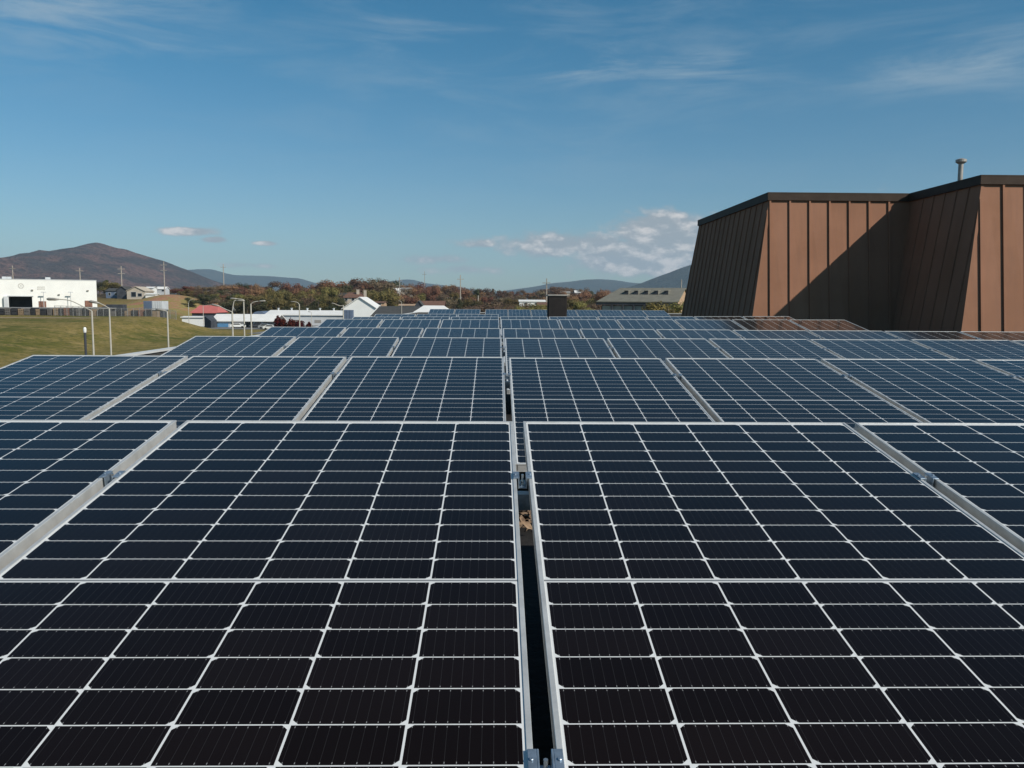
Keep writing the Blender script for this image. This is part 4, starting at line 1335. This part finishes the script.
# ------------------------------------------------------------------ trees
def leaf_mat(name, a, b_, c):
    m = bpy.data.materials.new(name)
    m.use_nodes = True
    g = N(m.node_tree)
    bs = m.node_tree.nodes['Principled BSDF']
    tc = g.new('ShaderNodeTexCoord')
    oi = g.new('ShaderNodeObjectInfo')
    n1 = g.ramp(g.noise(tc.outputs['Object'], 0.5, 3, 0.6), 0.38, 0.62)
    n2 = g.ramp(g.noise(tc.outputs['Object'], 2.6, 3, 0.6), 0.4, 0.65)
    col = g.mix(n1, a, b_)
    col = g.mix(g.m('MULTIPLY', n2, .6), col, c)
    hs = g.new('ShaderNodeHueSaturation')
    g.put(hs.inputs['Color'], col)
    g.put(hs.inputs['Hue'], g.m('MULTIPLY_ADD', oi.outputs['Random'], 0.05, 0.475))
    g.put(hs.inputs['Value'], g.m('MULTIPLY_ADD', oi.outputs['Random'], 0.6, 0.7))
    m.node_tree.links.new(hs.outputs[0], bs.inputs['Base Color'])
    bs.inputs['Roughness'].default_value = 0.9
    bs.inputs['Specular IOR Level'].default_value = 0.1
    tr = g.new('ShaderNodeBsdfTranslucent')
    m.node_tree.links.new(hs.outputs[0], tr.inputs['Color'])
    mx = g.new('ShaderNodeMixShader')
    mx.inputs[0].default_value = 0.42
    m.node_tree.links.new(bs.outputs[0], mx.inputs[1])
    m.node_tree.links.new(tr.outputs[0], mx.inputs[2])
    m.node_tree.links.new(mx.outputs[0], m.node_tree.nodes['Material Output'].inputs['Surface'])
    return m
KIND = {
    'rust': (leaf_mat('rust leaves', (0.284, 0.139, 0.089), (0.203, 0.108, 0.077), (0.341, 0.200, 0.118)), 'rust brown autumn tree in the wooded belt along the horizon', 'rust brown trees of the wooded belt'),
    'olive': (leaf_mat('olive leaves', (0.236, 0.194, 0.071), (0.155, 0.144, 0.060), (0.312, 0.236, 0.094)), 'olive yellow autumn tree in the wooded belt along the horizon', 'olive trees of the wooded belt'),
    'brown': (leaf_mat('dull brown leaves', (0.203, 0.139, 0.089), (0.143, 0.106, 0.076), (0.274, 0.194, 0.131)), 'dull brown half bare tree in the wooded belt along the horizon', 'dull brown trees of the wooded belt'),
    'dark': (leaf_mat('dark evergreen leaves', (0.065, 0.078, 0.042), (0.093, 0.094, 0.048), (0.123, 0.117, 0.057)), 'dark green evergreen tree in the wooded belt along the horizon', 'dark evergreens of the wooded belt'),
}
def tree_proto(kind, seed, n, tall=1.0, shape='round'):
    """a tree of unit-ish size: 10 m tall, 8 m wide crown"""
    r = random.Random(seed)
    t = thing('tree', KIND[kind][1], 'tree', (0, 0, -500), 0, KIND[kind][2])
    b = B()
    H = 10 * tall
    b.tube([(0, 0, -1.0), (.1, .05, H * .3), (0, .1, H * .55), (.05, 0, H * .85)], [.30, .23, .15, .04], 7)
    lobes = []
    for k in range(9 if shape == 'round' else 7):
        a = k * 2.4 + r.uniform(-.4, .4)
        if shape == 'round':
            z = H * r.uniform(.34, .86)
            rr = 2.7 * (1.15 - abs(z / H - .52)) * r.uniform(.6, 1.1)
            sz = r.uniform(1.3, 2.2)
        else:
            z = H * (.22 + .68 * k / 6)
            rr = 1.1 * (1 - z / H) * 1.6
            sz = .55 + 2.0 * (1 - z / H)
        c = Vector((math.cos(a) * rr, math.sin(a) * rr, z))
        lobes.append((c, sz))
        b.tube([(0, 0, max(H * .2, z - 2.2)), c * .6 + Vector((0, 0, z * .4 - .4)), c], [.10, .07, .03], 5)
    b.build('trunk', M_TRUNK, t)
    b = B()
    for i in range(n):
        c, sz = r.choice(lobes)
        d = Vector((r.gauss(0, 1), r.gauss(0, 1), r.gauss(0, .8)))
        if d.length < 1e-3: continue
        d.normalize()
        p = c + d * sz * (r.random() ** .42) * Vector((1, 1, .85)).length / 1.65
        nn = (d * 1.5 + Vector((r.gauss(0, .4), r.gauss(0, .4), r.gauss(.45, .4)))).normalized()
        s = r.uniform(.12, .30)
        a_ = nn.orthogonal().normalized()
        a_.rotate(Matrix.Rotation(r.uniform(0, 6.28), 3, nn))
        c_ = nn.cross(a_)
        b.poly([p + a_ * s, p + c_ * s * .7 + nn * .06, p - a_ * s * .9, p - c_ * s * .75 - nn * .05])
    b.build('crown', KIND[kind][0], t)
    return t
protos = {}
for kind in KIND:
    protos[kind] = [tree_proto(kind, 100 + 7 * i + len(kind), 2600 if kind != 'brown' else 1700, 1.0, 'cone' if kind == 'dark' and i == 0 else 'round') for i in range(3)]
proto_used = set()
def put_tree(kind, x, y, ztop, spread, r):
    z0 = ground(x, y)
    h = max(3.5, ztop - z0)
    p = r.choice(protos[kind])
    if p.name in proto_used:
        o = copy_tree(p)
    else:
        o = p
        proto_used.add(p.name)
    o.location = (x, y, z0)
    s = h / 9.6
    o.scale = (s * spread, s * spread, s)
    o.rotation_euler = (0, 0, r.uniform(0, 6.28))

TOP = [(-60, 283), (90, 284), (100, 278), (120, 281), (128, 287), (158, 288), (170, 284), (185, 286), (200, 286), (215, 284), (240, 284), (247, 282), (262, 283), (280, 283), (290, 281.5), (312, 284), (322, 281.5), (340, 278.5), (350, 280), (364, 279.5), (372, 280.5), (378, 278), (386, 276.5), (394, 282), (405, 284), (420, 281.5), (428, 284), (440, 284.5), (455, 283), (466, 286.5), (480, 286), (490, 288), (503, 287.5), (515, 289.5), (530, 290), (548, 286), (560, 285), (572, 286), (586, 287), (600, 289), (620, 288), (650, 288), (690, 287)]
def top(px):
    for (a, ha), (b_, hb) in zip(TOP, TOP[1:]):
        if a <= px <= b_:
            return ha + (hb - ha) * (px - a) / (b_ - a)
    return 285
def belt():
    r = random.Random(77)
    # (px0, px1, step, distance, drop in pixels below the skyline, kinds)
    layers = [
        (183, 346, 8.5, 372, 9, 'olive olive brown dark rust'), (178, 346, 8.0, 410, 4, 'brown rust olive olive dark'), (176, 350, 7.5, 455, 0, 'brown rust rust brown dark'),
        (186, 214, 7, 345, 8, 'dark dark brown'), (218, 345, 9, 335, 14, 'dark olive olive brown'),
        (96, 128, 6.5, 440, 2, 'dark brown brown olive'), (150, 200, 7, 470, 3, 'brown olive dark rust'), (-40, 100, 8, 520, 0, 'brown rust'),
        (346, 470, 7.5, 500, 2.5, 'rust rust brown rust'), (352, 470, 8, 570, 0, 'rust brown rust rust dark'), (360, 420, 7.5, 395, 10.5, 'olive brown rust olive'),
        (366, 396, 7, 600, -.5, 'dark dark rust'),
        (445, 560, 8, 430, 8, 'brown rust brown olive'), (462, 600, 7.5, 520, 3.5, 'brown rust brown dark'), (470, 610, 7, 620, .5, 'brown rust brown dark brown'),
        (448, 545, 7, 330, 13.5, 'brown olive brown dark'), (470, 545, 8, 270, 15, 'brown brown olive'), (568, 612, 8, 430, 9.5, 'brown rust olive'), (566, 602, 7.5, 280, 13.5, 'olive olive brown'),
        (600, 700, 8, 420, 1.5, 'brown rust dark brown'), (661, 676, 6.5, 168, 15.5, 'olive brown'),
    ]
    for px0, px1, step, Y, drop, kinds in layers:
        px = px0 + r.uniform(0, step)
        ks = kinds.split()
        while px < px1:
            yy = Y + r.uniform(-16, 16) * (Y / 450)
            P = at(px, top(px) + drop + r.uniform(-1.0, 2.4), yy)
            put_tree(r.choice(ks), P.x, yy, P.z, r.uniform(.95, 1.55) if P.z - ground(P.x, yy) > 8 else r.uniform(1.5, 2.1), r)
            px += step * r.uniform(.7, 1.3)
belt()
for kk, lst in protos.items():
    for p in lst:
        if p.name not in proto_used:
            for ch in list(p.children): bpy.data.objects.remove(ch)
            bpy.data.objects.remove(p)

# red bushes by the long pale building
M_REDLEAF = leaf_mat('red brown bush leaves', (0.130, 0.030, 0.020), (0.085, 0.026, 0.018), (0.15, 0.05, 0.03))
def bush(label, px, ytop, Y, wpx):
    P = at(px, ytop, Y)
    z0 = ground(P.x, Y) + .06
    h = P.z - z0
    w = wpx / 842 * Y / 2
    t = thing('bush', label, 'bush', (P.x, Y, z0), 0, 'red bushes before the long pale building')
    r = random.Random(int(px))
    b = B()
    for k in range(5): b.tube([(r.uniform(-.2, .2), r.uniform(-.2, .2), -.1), (r.uniform(-w, w) * .6, r.uniform(-w, w) * .5, h * .7)], [.08, .03], 5)
    b.build('stem', M_TRUNK, t)
    b = B()
    for i in range(900):
        d = Vector((r.gauss(0, 1), r.gauss(0, 1), r.gauss(0, 1))).normalized() * (r.random() ** .4)
        bump_ = 1 + .25 * math.sin(d.x * 5 + px) * math.cos(d.y * 4)
        p = Vector((d.x * w * bump_, d.y * w * .9, h * .52 + d.z * h * .48 * bump_))
        nn = (d + Vector((r.gauss(0, .6), r.gauss(0, .6), r.gauss(0, .6)))).normalized()
        a_ = nn.orthogonal().normalized(); a_.rotate(Matrix.Rotation(r.uniform(0, 6.28), 3, nn)); c_ = nn.cross(a_)
        s = r.uniform(.12, .30)
        b.poly([p + a_ * s, p + c_ * s * .7, p - a_ * s, p - c_ * s * .7])
    b.build('foliage', M_REDLEAF, t)
bush('tall red leaved bush at the left end of the bush row', 278, 316.2, 238, 9)
bush('red leaved bush second in the bush row', 283.5, 318.6, 237, 7)
bush('red leaved bush with rounded top in the middle of the bush row', 291.5, 318.8, 236, 9)
bush('low red leaved bush right of the middle of the bush row', 299.5, 320.3, 236, 9)
bush('tiny red leaved bush at the right end of the bush row', 309, 322.6, 235, 6)
